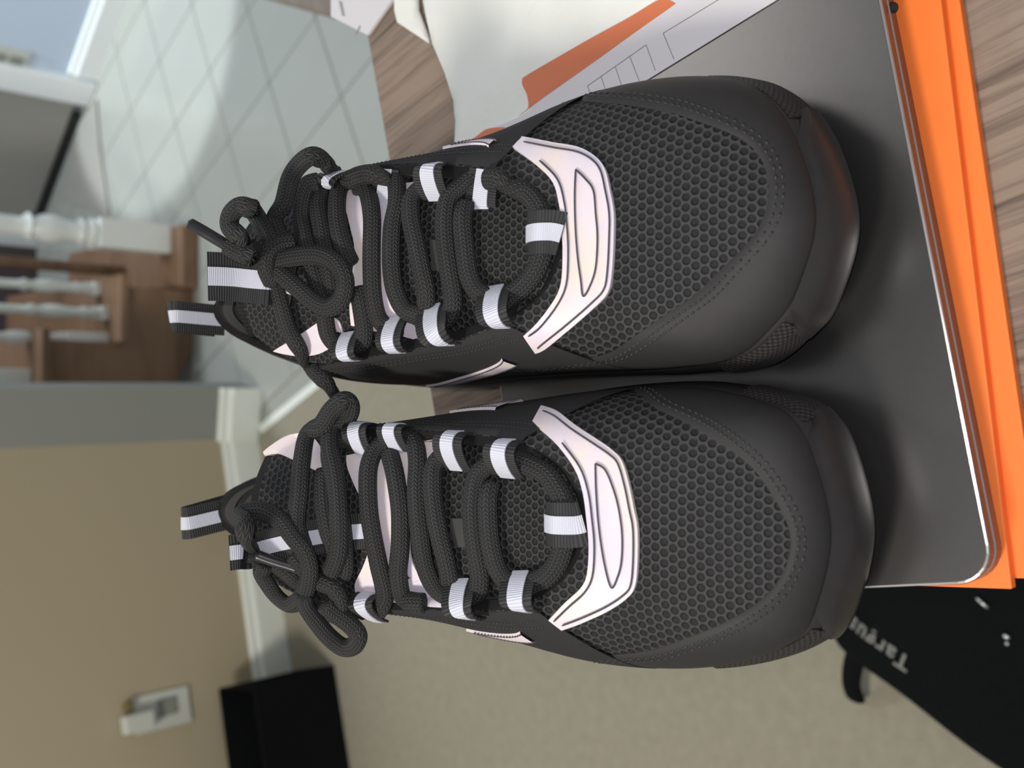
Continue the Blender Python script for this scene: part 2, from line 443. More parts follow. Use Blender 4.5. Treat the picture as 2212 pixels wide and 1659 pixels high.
for (xa, xb, z) in ((x2, x1, RISE), (x3, x2, 2 * RISE), (x3 - .14, x3, 3 * RISE)):
    box('tread', ((xa + xb) / 2 + .012, SY + 0.40, z + 0.011), (xb - xa + .03, 0.86, 0.022), MT['oak'], st, 0, 0.006)
    box('riser', (xb - .008, SY + 0.42, z - RISE / 2 + .001), (0.014, 0.78, RISE - .004), MT['oak'], st)
box('starting_step', ((x1 + x0_) / 2, SY + 0.36, 0.024), (x0_ - x1 - .004, 0.78, 0.048), MT['oak'], st, 0, 0.008)
box('wall_string', (sx(1108), SY + .33, 0.62), (0.026, 0.04, 1.14), MT['oak'], st, 0, 0.004)
def spindle(x, y, z, sq, label, name='stair_spindle'):
    """turned baluster: square foot, beads, long taper"""
    w = 0.034 if name == 'stair_spindle' else 0.072
    r = w / 2
    prof = [(r * .8, 0), (r, .012), (r * .7, .024), (r * .95, .036), (r * .62, .05), (r * .72, .075), (r * .98, .10), (r * .9, .125), (r * .6, .145), (r * .95, .155), (r * .6, .17), (r * .62, .2), (r * .85, .4), (r * .7, .75), (r * .6, .8)]
    t = lathe(name, prof, (x, y, z + sq), MT['spindle'], st)
    t['label'] = label
    box('square_foot', (x, y, z + sq / 2), (w, w, sq), MT['spindle'], t, 0, 0.003)
for k, (u, zt, sq) in enumerate(((1040, RISE, .02), (984, RISE, .02), (926, RISE, .10), (846, 2 * RISE, .10))):
    spindle(sx(u), SY + 0.05 if k != 0 else SY + .10, zt + 0.022, sq, 'white turned stair spindle on the wooden treads')
spindle(sx(1158), SY + .06, 0.048, 0.18, 'thick white newel post at the foot of the stairs', 'newel_post')

# ------------------------------------------------------------------ foyer: far wall, door, casing, outlet
FA, FB = P(272, 0, 0), P(115, 420, 0)
fd = (FB - FA).normalized(); fn = Vector((fd.y, -fd.x, 0))
fn = fn if fn.dot(Vector((1, 1, 0))) > 0 else -fn
FC = P(200, 202, 0); FCt = FA + fd * (FC - FA).dot(fd)
wall('wall_right', FA - fd * .9, FCt, 0.1, 2.4, MT['blue'], 1 if Vector((-fd.y, fd.x, 0)).dot(fn) > 0 else -1)
baseboard('baseboard_right', FA - fd * .9, FCt - fd * .05, 0.085, 0.014, MT['trim_white'], -1 if Vector((-fd.y, fd.x, 0)).dot(fn) > 0 else 1)
fr = math.atan2(fd.y, fd.x)
struct(box('trim_1', FCt + Vector((0, 0, 1.1)) + fn * .02, (0.085, 0.09, 2.2), MT['trim_white'], None, fr, 0.004))
FE = FCt + fd * .60
dc = FCt + fd * .33 + fn * .03
dr = struct(box('door_1', dc + Vector((0, 0, 1.015 + .03)), (0.56, 0.045, 2.03), MT['taupe'], None, fr, 0.004))
box('door_foot_strip', dc + Vector((0, 0, .016)) - fn * .018, (0.47, 0.016, 0.026), MT['flat_black'], dr, fr, 0.002)  # black strip along the foot of the door
struct(box('trim_2', FCt + fd * .66 + fn * .02 + Vector((0, 0, 1.1)), (0.085, 0.09, 2.2), MT['trim_white'], None, fr, 0.004))
oc2 = on_wall(28, 128, FA, fn)
fo = thing('wall_outlet', 'white wall outlet on the foyer wall coloured like bluish daylight', 'outlet', oc2)
wbox('cover_plate', 0, 0.02, 0, 0.075, 0.12, 0.006, MT['plate'], fo, 0.002, oc2, fd, fn, fr)
wbox('socket', 0, 0.04, 0.006, 0.032, 0.034, 0.004, MT['socket'], fo, 0.002, oc2, fd, fn, fr)
wbox('socket', 0, -0.006, 0.006, 0.032, 0.034, 0.004, MT['socket'], fo, 0.002, oc2, fd, fn, fr)
MT['floor_patch'] = noisy('grey_floor', (0.27, 0.265, 0.24), (0.33, 0.325, 0.30), 40, 0.95, 0.6, 300)
mp = [P(206, 215, 0.008), P(182, 250, 0.008) - fn * .0, P(128, 430, 0.008), P(235, 465, 0.008), P(215, 330, 0.008)]
tag(prism('grey_patch', plan(mp), 0.0005, 0.009, MT['floor_patch'], None, 0.002), 'flat grey patch on the tiles before the taupe door', 'floor_patch')  # thin grey sheet laid on the tiles before the door

# ------------------------------------------------------------------ table
TT = 0.7825
ea = math.radians(15.6); e1 = Vector((math.cos(ea), math.sin(ea), 0)); e2 = Vector((-math.sin(ea), math.cos(ea), 0))
TP = P(836, 335, TT)
TC = TP - e1 * ((TP.x + 0.105) / e1.x)
tw, td = 1.30, 0.92
MT['table'] = mat_wood('grey_brown_laminate', (0.080, 0.057, 0.046), (0.29, 0.222, 0.178), ea + math.pi / 2, 1.35, 0.7, 0.15)
tab = thing('table', 'dining table with a streaky grey-brown wood top under the laptop', 'table', TC + e1 * tw / 2 - e2 * td / 2 - Vector((0, 0, TT)))
c = TC + e1 * tw / 2 - e2 * td / 2
box('tabletop', (c.x, c.y, TT - 0.014), (tw, td, 0.028), MT['table'], tab, ea, 0.003)
for a, b in ((.40, .10), (tw - .06, .10), (.40, td - .10), (tw - .06, td - .10)):
    q = TC + e1 * a - e2 * b
    box('leg', (q.x, q.y, (TT - .028) / 2), (.06, .06, TT - .028), MT['table'], tab, ea, 0.003)

# orange folders
MT['orange'] = noisy('orange_card', (0.93, 0.195, 0.030), (0.97, 0.22, 0.038), 90, 0.6, 0.1, 900, dist=0.0003)
def sheet(name, a, dirp, w, d, z0, z1, lab, cat, m, grp=None):
    x = (dirp - a); x.z = 0; x.normalize(); y = Vector((-x.y, x.x, 0))
    bm = bmesh.new(); cc = a + x * w / 2 + y * d / 2
    bx(bm, (cc.x, cc.y, (z0 + z1) / 2), (w, d, z1 - z0), math.atan2(x.y, x.x), 0.0006)
    return tag(obj(name, bm, m, None, smooth=False), lab, cat, grp), x, y
z2 = TT; z3 = TT + 0.0045; z4 = LT - 0.0155
sheet('card_folder', P(2256, 1250, z3), P(2073, 0, z3), 0.44, 0.235, z2 + .0001, z3, 'orange card folder lying flat on the wood, beneath the other one', 'folder', MT['orange'], 'orange folders')
fo2, fx, fy = sheet('card_folder', P(2186, 1273, z4), P(2051, 150, z4), 0.42, 0.22, z3 + .0001, z4, 'orange card folder directly under the laptop', 'folder', MT['orange'], 'orange folders')

# laptop, closed
MT['alu'] = noisy('dark_grey_aluminium', (0.185, 0.178, 0.176), (0.205, 0.198, 0.196), 500, 0.30, 0.04, 2500, metal=0.95, spec=0.5, dist=0.0002)
MT['alu_edge'] = noisy('polished_edge', (0.62, 0.60, 0.60), (0.72, 0.70, 0.70), 100, 0.22, metal=0.85)
MT['alu_side'] = noisy('dark_aluminium_side', (0.11, 0.10, 0.105), (0.14, 0.13, 0.135), 300, 0.3, metal=0.7)
lc = P(2151, 1259); ld = P(1903, 0) - lc; ld.z = 0; ld.normalize(); lp_ = Vector((-ld.y, ld.x, 0))
LW, LD = 0.335, 0.226
lap = thing('laptop', 'closed dark grey metal laptop with a bright polished rim under the sneakers', 'laptop', (lc.x + .15, lc.y + .12, LT - .0155))
def rrect(ins, r=0.0125, n=7):
    pts = []
    for (cx, cy, a0) in ((LW - r, LD - r, 0), (r, LD - r, 90), (r, r, 180), (LW - r, r, 270)):
        for k in range(n + 1):
            a = math.radians(a0 + 90 * k / n); rr = r - ins
            pts.append(lc + ld * (cx + rr * math.cos(a)) + lp_ * (cy + rr * math.sin(a)))
    return pts
def slab(name, prof, m, parent, cap=True):
    """stack of rounded rectangles: (inset, z)"""
    verts = []; faces = []
    for ins, z in prof: verts += [(p.x, p.y, z) for p in rrect(ins)]
    n = 32
    for a in range(len(prof) - 1):
        for k in range(n): faces.append((a * n + k, a * n + (k + 1) % n, (a + 1) * n + (k + 1) % n, (a + 1) * n + k))
    if cap: faces.append(tuple(range(n - 1, -1, -1))); faces.append(tuple((len(prof) - 1) * n + k for k in range(n)))
    return obj(name, (verts, [], faces), m, parent, smooth=False)
zb = LT - 0.0154
base_ = slab('base', [(0.004, zb), (0.0012, zb + .0012), (0.0, zb + .004), (0.0, zb + .0088)], MT['alu_side'], lap)
slab('base_rim', [(0.0, zb + .0088), (0.0004, zb + .0094), (0.0012, zb + .0096)], MT['alu_edge'], base_)
lid = slab('lid', [(0.0010, zb + .0100), (0.0, zb + .0104), (0.0, zb + .0144)], MT['alu_side'], lap)
slab('lid_top', [(0.0006, zb + .0145), (0.0008, LT - .00002), (0.0010, LT)], MT['alu'], lid)
slab('lid_rim', [(0.0, zb + .0144), (0.0002, LT - .0003), (0.0009, LT - .00002), (0.0010, LT - .0008)], MT['alu_edge'], lid, cap=False)
slab('hinge_gap', [(0.0016, zb + .0092), (0.0016, zb + .0104)], MT['flat_black'], lap)
ft = P(1925, 18, z4 + .006)
bm = bmesh.new(); bmesh.ops.create_uvsphere(bm, u_segments=12, v_segments=8, radius=0.0022)
bmesh.ops.translate(bm, vec=ft - lp_ * 0.0004, verts=bm.verts); obj('lid_magnet', bm, MT['flat_black'], lap)

# white form with an orange printed band, lying over the far corner of the laptop
MT['paper'] = noisy('white_paper', (0.66, 0.635, 0.675), (0.70, 0.675, 0.71), 12, 0.6)
MT['orange_print'] = noisy('orange_print', (0.62, 0.155, 0.060), (0.70, 0.19, 0.075), 9, 0.55)
MT['ink'] = noisy('grey_ink', (0.20, 0.20, 0.21), (0.24, 0.24, 0.25), 40, 0.7)
zf = LT + 0.0007
e_lo = [P(1022, 372, zf), P(1400, 165, zf), P(1666, 0, zf)]
d_lo = (e_lo[2] - e_lo[1]).normalized()
A0 = e_lo[1] - d_lo * 0.165; A1 = e_lo[2] + d_lo * 0.13
n_lo = Vector((-d_lo.y, d_lo.x, 0))
out_px = [(1000, 345), (1020, 310), (1062, 278), (1100, 264), (1128, 250), (1148, 238), (1150, 205), (1142, 180), (1152, 168), (1290, 87), (1430, 5), (1640, -118), (1840, -235), (2020, -219), (1666, 0), (1400, 165), (1100, 351)]
fm = prism('paper_form', plan([P(x, y, zf + .002) for x, y in out_px]), zf - .0005, zf, MT['paper'])
tag(fm, 'white printed form with an orange band and ruled boxes, tucked beside the sneaker', 'paper')
def curve_px(pts, sub=4): return [P(x, y, zf) for x, y in catmull(pts, sub, True)]
band_px = [(1130, 252), (1148, 238), (1151, 222), (1149, 205), (1143, 190), (1143, 178), (1152, 168), (1220, 128), (1290, 88), (1370, 44), (1430, 8), (1450, 4), (1466, 10), (1462, 17), (1400, 60), (1300, 131), (1220, 187), (1170, 222)]
prism('orange_band', plan(curve_px(band_px)), zf, zf + .00025, MT['orange_print'], fm)
prism('orange_band', plan(curve_px([(1015, 316), (1040, 296), (1062, 281), (1090, 277), (1098, 278), (1080, 288), (1050, 310), (1020, 335)])), zf, zf + .00025, MT['orange_print'], fm)
def rule(pts):
    bm = bmesh.new()
    for (a, b) in zip(pts, pts[1:]):
        A, B_ = P(*a, zf + .0002), P(*b, zf + .0002); d = (B_ - A).normalized(); n = Vector((-d.y, d.x, 0)) * .00016
        bm.faces.new([bm.verts.new(v) for v in (A - n, B_ - n, B_ + n, A + n)])
    bmesh.ops.recalc_face_normals(bm, faces=bm.faces)
    obj('ruled_box', bm, MT['ink'], fm, smooth=False)
rule([(1280, 212), (1274, 187), (1401, 99), (1416, 153)]); rule([(1303, 167), (1312, 200)]); rule([(1334, 145), (1345, 190)]); rule([(1365, 122), (1381, 175)])
rule([(1456, 128), (1438, 74), (1560, 0)]); rule([(1195, 250), (1221, 222), (1224, 235)])

for ob in [fm] + list(fm.children):
    bmx = bmesh.new(); bmx.from_mesh(ob.data)
    for v in bmx.verts: v.co.z += 0.0050 * max(0.0, (v.co - A0).dot(n_lo)) / 0.035
    bmx.to_mesh(ob.data); bmx.free()

# white tissue sheet on the table
MT['tissue'] = noisy('white_tissue', (0.80, 0.81, 0.78), (0.86, 0.87, 0.84), 30, 0.9, 0.35, 140, dist=0.002)
def tissue(name, outline, zc, label, bumps, seed, lid_top=True):
    random.seed(seed)
    pts = [Vector((P(x, y, zc).x, P(x, y, zc).y)) for x, y in outline]
    nb = len(pts); allp = list(pts); poly = [(p.x, p.y) for p in pts]
    xs = [p.x for p in pts]; ys = [p.y for p in pts]; st_ = 0.008
    y = min(ys)
    while y < max(ys):
        x = min(xs)
        while x < max(xs):
            if inpoly(x, y, poly) and min((Vector((x, y)) - q).length for q in pts) > st_ * .5: allp.append(Vector((x + random.uniform(-.001, .001), y)))
            x += st_
        y += st_
    v2, _, f2, _, _, _ = delaunay_2d_cdt(allp, [(i, (i + 1) % nb) for i in range(nb)], [list(range(nb))], 1, 1e-6)
    def hgt(p):
        d = min((p - q).length for q in pts)
        k = min(1.0, d / 0.02)
        over = max(0.0, (Vector((p.x, p.y, 0)) - lc).dot(lp_) - LD + .002)
        base = (LT - over * 0.12) if lid_top else TT
        z = base + (0.0024 if lid_top else 0.003) + bumps * k * (0.55 + 0.25 * math.sin(p.x * 60 + p.y * 25 + seed) + 0.2 * math.sin(p.x * -35 + p.y * 80))
        return z
    top = [(p.x, p.y, hgt(p)) for p in v2]; n = len(top)
    bot = [(p.x, p.y, hgt(p) - 0.0018) for p in v2]
    faces = [tuple(f) for f in f2] + [tuple(n + q for q in f[::-1]) for f in f2]
    es = {}
    for f in f2:
        for a, b in zip(f, f[1:] + f[:1]): es[(a, b)] = 1
    for a, b in list(es):
        if (b, a) not in es: faces.append((b, a, n + a, n + b))
    bm = bmesh.new(); bv = [bm.verts.new(v) for v in top + bot]
    for f in faces:
        try: bm.faces.new([bv[q] for q in f])
        except ValueError: pass
    bmesh.ops.recalc_face_normals(bm, faces=bm.faces)
    return tag(obj(name, bm, MT['tissue'], None, autosmooth=1.2), label, 'tissue')
tissue('packing_tissue', [(885, -330), (905, -60), (903, 0), (924, 90), (953, 152), (975, 217), (979, 260), (977, 330), (1004, 332), (1030, 312), (1075, 282), (1125, 262), (1156, 232), (1156, 180), (1165, 168), (1300, 92), (1440, 10), (1640, -108), (1700, -330)], LT + .003, 'big soft sheet of white tissue spread over the laptop beside the form', 0.0024, 3)
tissue('packing_tissue', [(846, 20), (852, -120), (892, -120), (896, 20), (918, 78), (921, 92), (885, 68), (852, 46)], TT + .005, 'small folded flap of white tissue on the wood beside the larger sheet', 0.004, 5, False)
random.seed(11)
# white envelope hanging over the far edge of the table
en = prism('envelope', plan([P(795, 76, TT + .002), P(868, -28, TT + .002), P(800, -95, TT + .002), P(716, -20, TT + .002), P(716, 36, TT + .002)]), TT + .0005, TT + .0025, MT['paper'])
tag(en, 'white envelope with small grey print poking over the far table edge', 'envelope')
def mark(x, y, dx, dy, w):
    A, B_ = P(x, y, TT + .0027), P(x + dx, y + dy, TT + .0027); d = (B_ - A).normalized(); n = Vector((-d.y, d.x, 0)) * w
    bm = bmesh.new(); bm.faces.new([bm.verts.new(v) for v in (A - n, B_ - n, B_ + n, A + n)])
    obj('printed_mark', bm, MT['ink'], en, smooth=False)
for k in range(5): mark(732 + k * 1.5, 4 + k * 6.5, 7, 3, 0.0006)
mark(768, 76, 10, -20, 0.0008)
# wooden stool beyond the table
sc = P(718, 38, 0.46)
st2 = thing('stool', 'brown wooden stool standing on the tiles beyond the table', 'stool', (sc.x + .19, sc.y + .17, 0))
MT['stoolwood'] = mat_wood('stool_wood', (0.16, 0.125, 0.10), (0.23, 0.185, 0.15), 0.3, 0.6)
sa = math.atan2((P(590, 2, .46) - sc).y, (P(590, 2, .46) - sc).x) - math.pi / 2
se1 = Vector((math.cos(sa), math.sin(sa), 0)); se2 = Vector((-se1.y, se1.x, 0))
cc = sc + se1 * .18 + se2 * .19
box('stool_seat', (cc.x, cc.y, 0.448), (0.36, 0.38, 0.024), MT['stoolwood'], st2, sa, 0.004)
for a in (-1, 1):
    for b in (-1, 1):
        q = cc + se1 * a * .15 + se2 * b * .16; box('leg', (q.x, q.y, 0.218), (.035, .035, .436), MT['stoolwood'], st2, sa, 0.003)

# ------------------------------------------------------------------ black bag on the carpet beside the table
ZB = 0.13
t0, t1 = P(1962, 1440, ZB), P(1826, 1352, ZB)
bd = (t1 - t0); bd.z = 0; bd.normalize(); bp = Vector((-bd.y, bd.x, 0))
bag = thing('laptop_bag', 'black canvas laptop bag lying on the carpet, grey lettering along its top edge', 'bag', t0 - bp * .15 - Vector((0, 0, ZB)))
BLn, BWd = 0.50, 0.34; ctr = t0 - bd * 0.13 - bp * (BWd / 2 - 0.052)
verts = []; faces = []; nu, nv = 44, 36
def bag_h(a, b):
    r = max(0.0, 1 - abs(a) ** 8) ** .45 * max(0.0, 1 - abs(b) ** 22) ** .45
    return ZB * r - 0.006 * math.sin(a * 7 + 1) * math.sin(b * 5) * r
for i in range(nu + 1):
    for j in range(nv + 1):
        a = math.sin((-1 + 2 * i / nu) * math.pi / 2); b = math.sin((-1 + 2 * j / nv) * math.pi / 2)
        wob = 0.003 * math.sin(a * 5.0 + .6) * (1 if b > 0 else 0) * b ** 2
        p = ctr + bd * (a * BLn / 2) + bp * (b * BWd / 2 + wob)
        verts.append((p.x, p.y, max(0.002, bag_h(a, b)))); 
for i in range(nu):
    for j in range(nv): faces.append((i * (nv + 1) + j, (i + 1) * (nv + 1) + j, (i + 1) * (nv + 1) + j + 1, i * (nv + 1) + j + 1))
rim = [j for j in range(nv + 1)] + [i * (nv + 1) + nv for i in range(1, nu + 1)] + [nu * (nv + 1) + j for j in range(nv - 1, -1, -1)] + [i * (nv + 1) for i in range(nu - 1, 0, -1)]
faces.append(tuple(rim))
body = obj('bag_body', (verts, [], faces), MT['black_cloth'], bag, autosmooth=1.0)
bmx = bmesh.new(); bmx.from_mesh(body.data); bmesh.ops.recalc_face_normals(bmx, faces=bmx.faces); bmx.to_mesh(body.data); bmx.free()
def bag_top(p):
    q = p - ctr; a = q.dot(bd) / (BLn / 2); b = q.dot(bp) / (BWd / 2)
    return Vector((p.x, p.y, bag_h(max(-1, min(1, a)), max(-1, min(1, b)))))
# lettering
MT['grey_print'] = noisy('grey_lettering', (0.17, 0.17, 0.165), (0.22, 0.22, 0.21), 60, 0.7)
cu = bpy.data.curves.new('lettering', 'FONT'); cu.body = 'Targus'; cu.size = 0.026; cu.extrude = 0.0004; cu.offset = 0.0005; cu.space_character = 1.12
tmp = bpy.data.objects.new('lettering_tmp', cu); COL.objects.link(tmp)
dg = bpy.context.evaluated_depsgraph_get(); me = bpy.data.meshes.new_from_object(tmp.evaluated_get(dg)); bpy.data.objects.remove(tmp)
for v in me.vertices:
    p = t0 + bd * v.co.x + bp * (v.co.y - 0.010)
    h = bag_top(p); v.co = (p.x, p.y, h.z + .0018 + v.co.z)
me.materials.clear(); me.materials.append(MT['grey_print'])
lt = bpy.data.objects.new('lettering', me); COL.objects.link(lt); lt.parent = body
lt['label'] = 'grey printed lettering'
# carry handle sticking out of the top edge, zip pull and metal bits
V = []; Fc = []; U = []
hp = [P(1860, 1375, .075), P(1850, 1410, .07), P(1841, 1445, .055), P(1839, 1480, .035), P(1850, 1512, .012)]
hp = [Vector(v) for v in catmull([tuple(v) for v in hp], 5)]
tube(V, Fc, U, hp, [Vector((0, 0, 1))] * len(hp), 0.026, 0.012, 10); mesh_uv('carry_handle', V, Fc, U, MT['black_cloth'], bag)
MT['steel'] = noisy('bright_metal', (0.55, 0.58, 0.60), (0.65, 0.68, 0.70), 60, 0.25, metal=0.9)
for (x, y, dx, dy, w) in ((2112, 1290, 26, 22, .004), (2168, 1372, 14, 6, .005), (2172, 1388, 8, 4, .004)):
    A, B_ = bag_top(P(x, y, ZB)) + Vector((0, 0, .004)), bag_top(P(x + dx, y + dy, ZB)) + Vector((0, 0, .004))
    V = []; Fc = []; U = []; tube(V, Fc, U, [A, A.lerp(B_, .5), B_], [Vector((0, 0, 1))] * 3, w, w * .6, 8); mesh_uv('zip_pull', V, Fc, U, MT['steel'], bag)
# ------------------------------------------------------------------ sneakers
def bez(p0, p1, p2, p3, t):
    a = 1 - t
    return p0 * (a ** 3) + p1 * (3 * a * a * t) + p2 * (3 * a * t * t) + p3 * (t ** 3)
SUB, KN = 7, 26
def soften(poly, keep=50.0):
    """round a traced outline except at its sharp corners"""
    n = len(poly); out = []
    sharp = []
    for i in range(n):
        a, b, c = Vector(poly[i - 1]), Vector(poly[i]), Vector(poly[(i + 1) % n])
        sharp.append(math.degrees((b - a).angle(c - b, 0)) > keep)
    for i in range(n):
        j = (i + 1) % n
        p1, p2 = poly[i], poly[j]
        p0 = p1 if sharp[i] else poly[i - 1]; p3 = p2 if sharp[j] else poly[(j + 1) % n]
        for q in range(4):
            t = q / 4
            out.append(tuple(0.5 * (2 * b + (c - a) * t + (2 * a - 5 * b + 4 * c - d) * t * t + (3 * b - a - 3 * c + d) * t ** 3) for a, b, c, d in zip(p0, p1, p2, p3)))
    return out

class Shoe:
    def __init__(s, spec, root):
        s.root = root; s.spec = spec
        S = catmull([(a * .001, b * .001) for a, b in spec['sole']], SUB, True)
        T = catmull([tuple(v * .001 for v in p) for p in spec['top']], SUB, True)
        s.N = len(S)
        s.S = [Vector((a, b, 0)) for a, b in S]
        s.T = [Vector((p[0], p[1], p[2] + LT)) for p in T]
        s.out = []
        for i in range(s.N):
            t = (s.S[(i + 1) % s.N] - s.S[i - 1]).normalized()
            s.out.append(Vector((-t.y, t.x, 0)) * spec['turn'])
        s.y0 = min(v.y for v in s.S); s.y1 = max(v.y for v in s.S)
        s.Lg = s.y1 - s.y0
        s.B = []; s.P1 = []; s.P2 = []
        for i in range(s.N):
            f = (s.S[i].y - s.y0) / s.Lg
            toe = max(0.0, 1 - f / 0.30); toe = toe * toe * (3 - 2 * toe)
            heel = max(0.0, (f - 0.85) / 0.15)
            zb = 0.032 + 0.006 * toe + 0.006 * heel
            b = s.S[i] - s.out[i] * 0.0035; b.z = LT + zb
            s.B.append(b)
            d = s.T[i] - b
            p1 = b + s.out[i] * (0.0005 * toe + 0.002 * (1 - toe)) ; p1.z = b.z + (0.017 * toe + 0.45 * d.z * (1 - toe))
            fr = 0.58 * toe + 0.42 * (1 - toe) - 0.25 * heel
            p2 = Vector((s.T[i].x - d.x * fr, s.T[i].y - d.y * fr, s.T[i].z - (0.012 * toe + (0.010 + 0.2 * heel * d.z) * (1 - toe))))
            s.P1.append(p1); s.P2.append(p2)
        s.toef = [(s.S[i].y - s.y0) / s.Lg for i in range(s.N)]
        s._upper()
    def pt(s, i, k):
        i %= s.N
        return bez(s.B[i], s.P1[i], s.P2[i], s.T[i], k)
    def nrm(s, i, k):
        e = 0.01
        dk = s.pt(i, min(k + e, 1)) - s.pt(i, max(k - e, 0))
        di = s.pt(i + 1, k) - s.pt(i - 1, k)
        n = di.cross(dk)
        if n.length < 1e-12: return Vector((0, 0, 1))
        n.normalize()
        if n.dot(s.out[i % s.N] + Vector((0, 0, 0.6))) < 0: n = -n
        return n
    def _upper(s):
        verts = []; uvs = []; faces = []
        for i in range(s.N):
            arc = [0.0]; pts = [s.pt(i, k / KN) for k in range(KN + 1)]
            for k in range(KN): arc.append(arc[-1] + (pts[k + 1] - pts[k]).length)
            d = Vector((s.B[i].x - s.T[i].x, s.B[i].y - s.T[i].y)); d = d.normalized() if d.length > 1e-6 else Vector((0, 1))
            for k in range(KN + 1):
                verts.append(pts[k]); q = arc[-1] - arc[k]
                uvs.append((s.T[i].x + d.x * q + 1.0, s.T[i].y + d.y * q + 1.0))
        # rolled topline going down inside
        for i in range(s.N):
            inn = Vector((sum(v.x for v in s.T) / s.N, s.T[i].y, 0)) - Vector((s.T[i].x, s.T[i].y, 0))
            if s.toef[i] > 0.75: inn = Vector((sum(v.x for v in s.T) / s.N, s.y1 - 0.06, 0)) - Vector((s.T[i].x, s.T[i].y, 0))
            if s.toef[i] < 0.22: inn = Vector((0, 1, 0))
            inn = inn.normalized() if inn.length > 1e-5 else Vector((0, 1, 0))
            a = s.T[i] + inn * 0.004 + Vector((0, 0, -0.001)); b = s.T[i] + inn * 0.006 + Vector((0, 0, -0.03))
            verts += [a, b]; uvs += [(0, 0), (0, 0.02)]
        m = KN + 1; o = s.N * m
        for i in range(s.N):
            j = (i + 1) % s.N
            for k in range(KN):
                faces.append((i * m + k, j * m + k, j * m + k + 1, i * m + k + 1))
            faces.append((i * m + KN, j * m + KN, o + 2 * j, o + 2 * i))
            faces.append((o + 2 * i, o + 2 * j, o + 2 * j + 1, o + 2 * i + 1))
        s.upper = mesh_uv('upper', verts, faces, uvs, MT['net'], s.root)
        bm = bmesh.new(); bm.from_mesh(s.upper.data); bmesh.ops.recalc_face_normals(bm, faces=bm.faces); bm.to_mesh(s.upper.data); bm.free()
        s.cv = [Vector(v) for v in verts]; s.cf = list(faces)
        s.bvh = BVHTree.FromPolygons(s.cv, s.cf)
    def add_collider(s, verts, faces):
        o = len(s.cv); s.cv += [Vector(v) for v in verts]; s.cf += [tuple(o + k for k in f) for f in faces]
        s.bvh = BVHTree.FromPolygons(s.cv, s.cf)
    def band(s, name, idx, kfun, off, m, parent=None, kn=14, edge=True):
        """panel on the upper: columns idx, k between kfun(i)"""
        verts = []; faces = []; uvs = []
        L = 0.0; prev = None
        for c, i in enumerate(idx):
            k0, k1 = kfun(i)
            q = s.pt(i, k0)
            if prev is not None: L += (q - prev).length
            prev = q; arc = 0.0; pp = None
            rows = []
            for k in range(kn + 1):
                kk = k0 + (k1 - k0) * k / kn
                fade = 1.0 if 0 < k < kn else 0.15
                if not edge: fade = 1.0
                p = s.pt(i, kk) + s.nrm(i, kk) * off * fade
                if pp is not None: arc += (p - pp).length
                pp = p
                verts.append(p); uvs.append((L, arc))
        m_ = kn + 1
        for c in range(len(idx) - 1):
            for k in range(kn):
                faces.append((c * m_ + k, (c + 1) * m_ + k, (c + 1) * m_ + k + 1, c * m_ + k + 1))
        o = mesh_uv(name, verts, faces, uvs, m, parent or s.root)
        return o
    def hit(s, x, y):
        d = ray(x, y).normalized()
        loc, n, f, dist = s.bvh.ray_cast(CAM, d)
        if loc is None: return None
        if n.dot(d) > 0: n = -n
        return loc, n
    def find(s, x, y):
        """column and height on the upper seen at a photo point"""
        best = None
        for i in range(s.N):
            for q in range(0, 40):
                k = q / 40; p = s.pt(i, k)
                if s.nrm(i, k).dot(CAM - p) < -0.02: continue
                a, b = pix(p); d = (a - x) ** 2 + (b - y) ** 2
                if best is None or d < best[0]: best = (d, i, k)
        return best[1], best[2]
    def trace(s, pts, h=None, sub=6):
        """photo points -> smooth 3-D path lying h above what it crosses"""
        raw = []
        for p in pts:
            x, y = p[0], p[1]
            if len(p) > 3 and p[3] is not None:
                raw.append((PL(x, y, p[3]), Vector((0, -0.55, 0.83)))); continue
            hh = (p[2] if len(p) > 2 and p[2] is not None else h)
            r = s.hit(x, y)
            raw.append(None if r is None else (r[0] + (r[1] * .6 + Vector((0, -0.28, 0.28))) * hh * .001, r[1]))
        for i, r in enumerate(raw):          # off the shoe: keep the neighbour's distance
            if r is None:
                cand = [(abs(j - i), j) for j in range(len(raw)) if raw[j] is not None]
                if not cand: continue
                j = min(cand)[1]
                dist = (raw[j][0] - CAM).dot(FWD)
                d = ray(pts[i][0], pts[i][1])
                raw[i] = (CAM + d * dist, Vector((0, -0.55, 0.83)))
        raw = [r for r in raw if r is not None]
        pp = [Vector(v) for v in catmull([tuple(r[0]) for r in raw], sub)]
        nn = [Vector(v).normalized() for v in catmull([tuple(r[1]) for r in raw], sub)]
        return pp, nn
    def panel(s, name, poly, off, m, parent=None, step=9, thick=0.0012, collide=False, push=0.0, smooth=False):
        """thin sheet cut to a traced outline and laid on the shoe"""
        if smooth: poly = soften(poly)
        dense = []
        for i in range(len(poly)):
            a = Vector(poly[i]); b = Vector(poly[(i + 1) % len(poly)])
            n = max(1, int((b - a).length / step))
            for k in range(n): dense.append(a.lerp(b, k / n))
        nb = len(dense); pts = list(dense)
        xs = [p.x for p in dense]; ys = [p.y for p in dense]
        y = min(ys) + step * .5; r = 0
        while y < max(ys):
            x = min(xs) + step * (.5 if r % 2 else 0)
            while x < max(xs):
                if inpoly(x, y, [(p.x, p.y) for p in dense]) and min((Vector((x, y)) - q).length for q in dense) > step * .45:
                    pts.append(Vector((x, y)))
                x += step
            y += step * .87; r += 1
        v2, e2, f2, _, _, _ = delaunay_2d_cdt(pts, [(i, (i + 1) % nb) for i in range(nb)], [list(range(nb))], 1, 1e-4)
        V = [None] * len(v2)
        for i, p in enumerate(v2):
            h = s.hit(p.x, p.y)
            if h is not None: V[i] = h
        good = [i for i in range(len(v2)) if V[i] is not None]
        if not good: return None
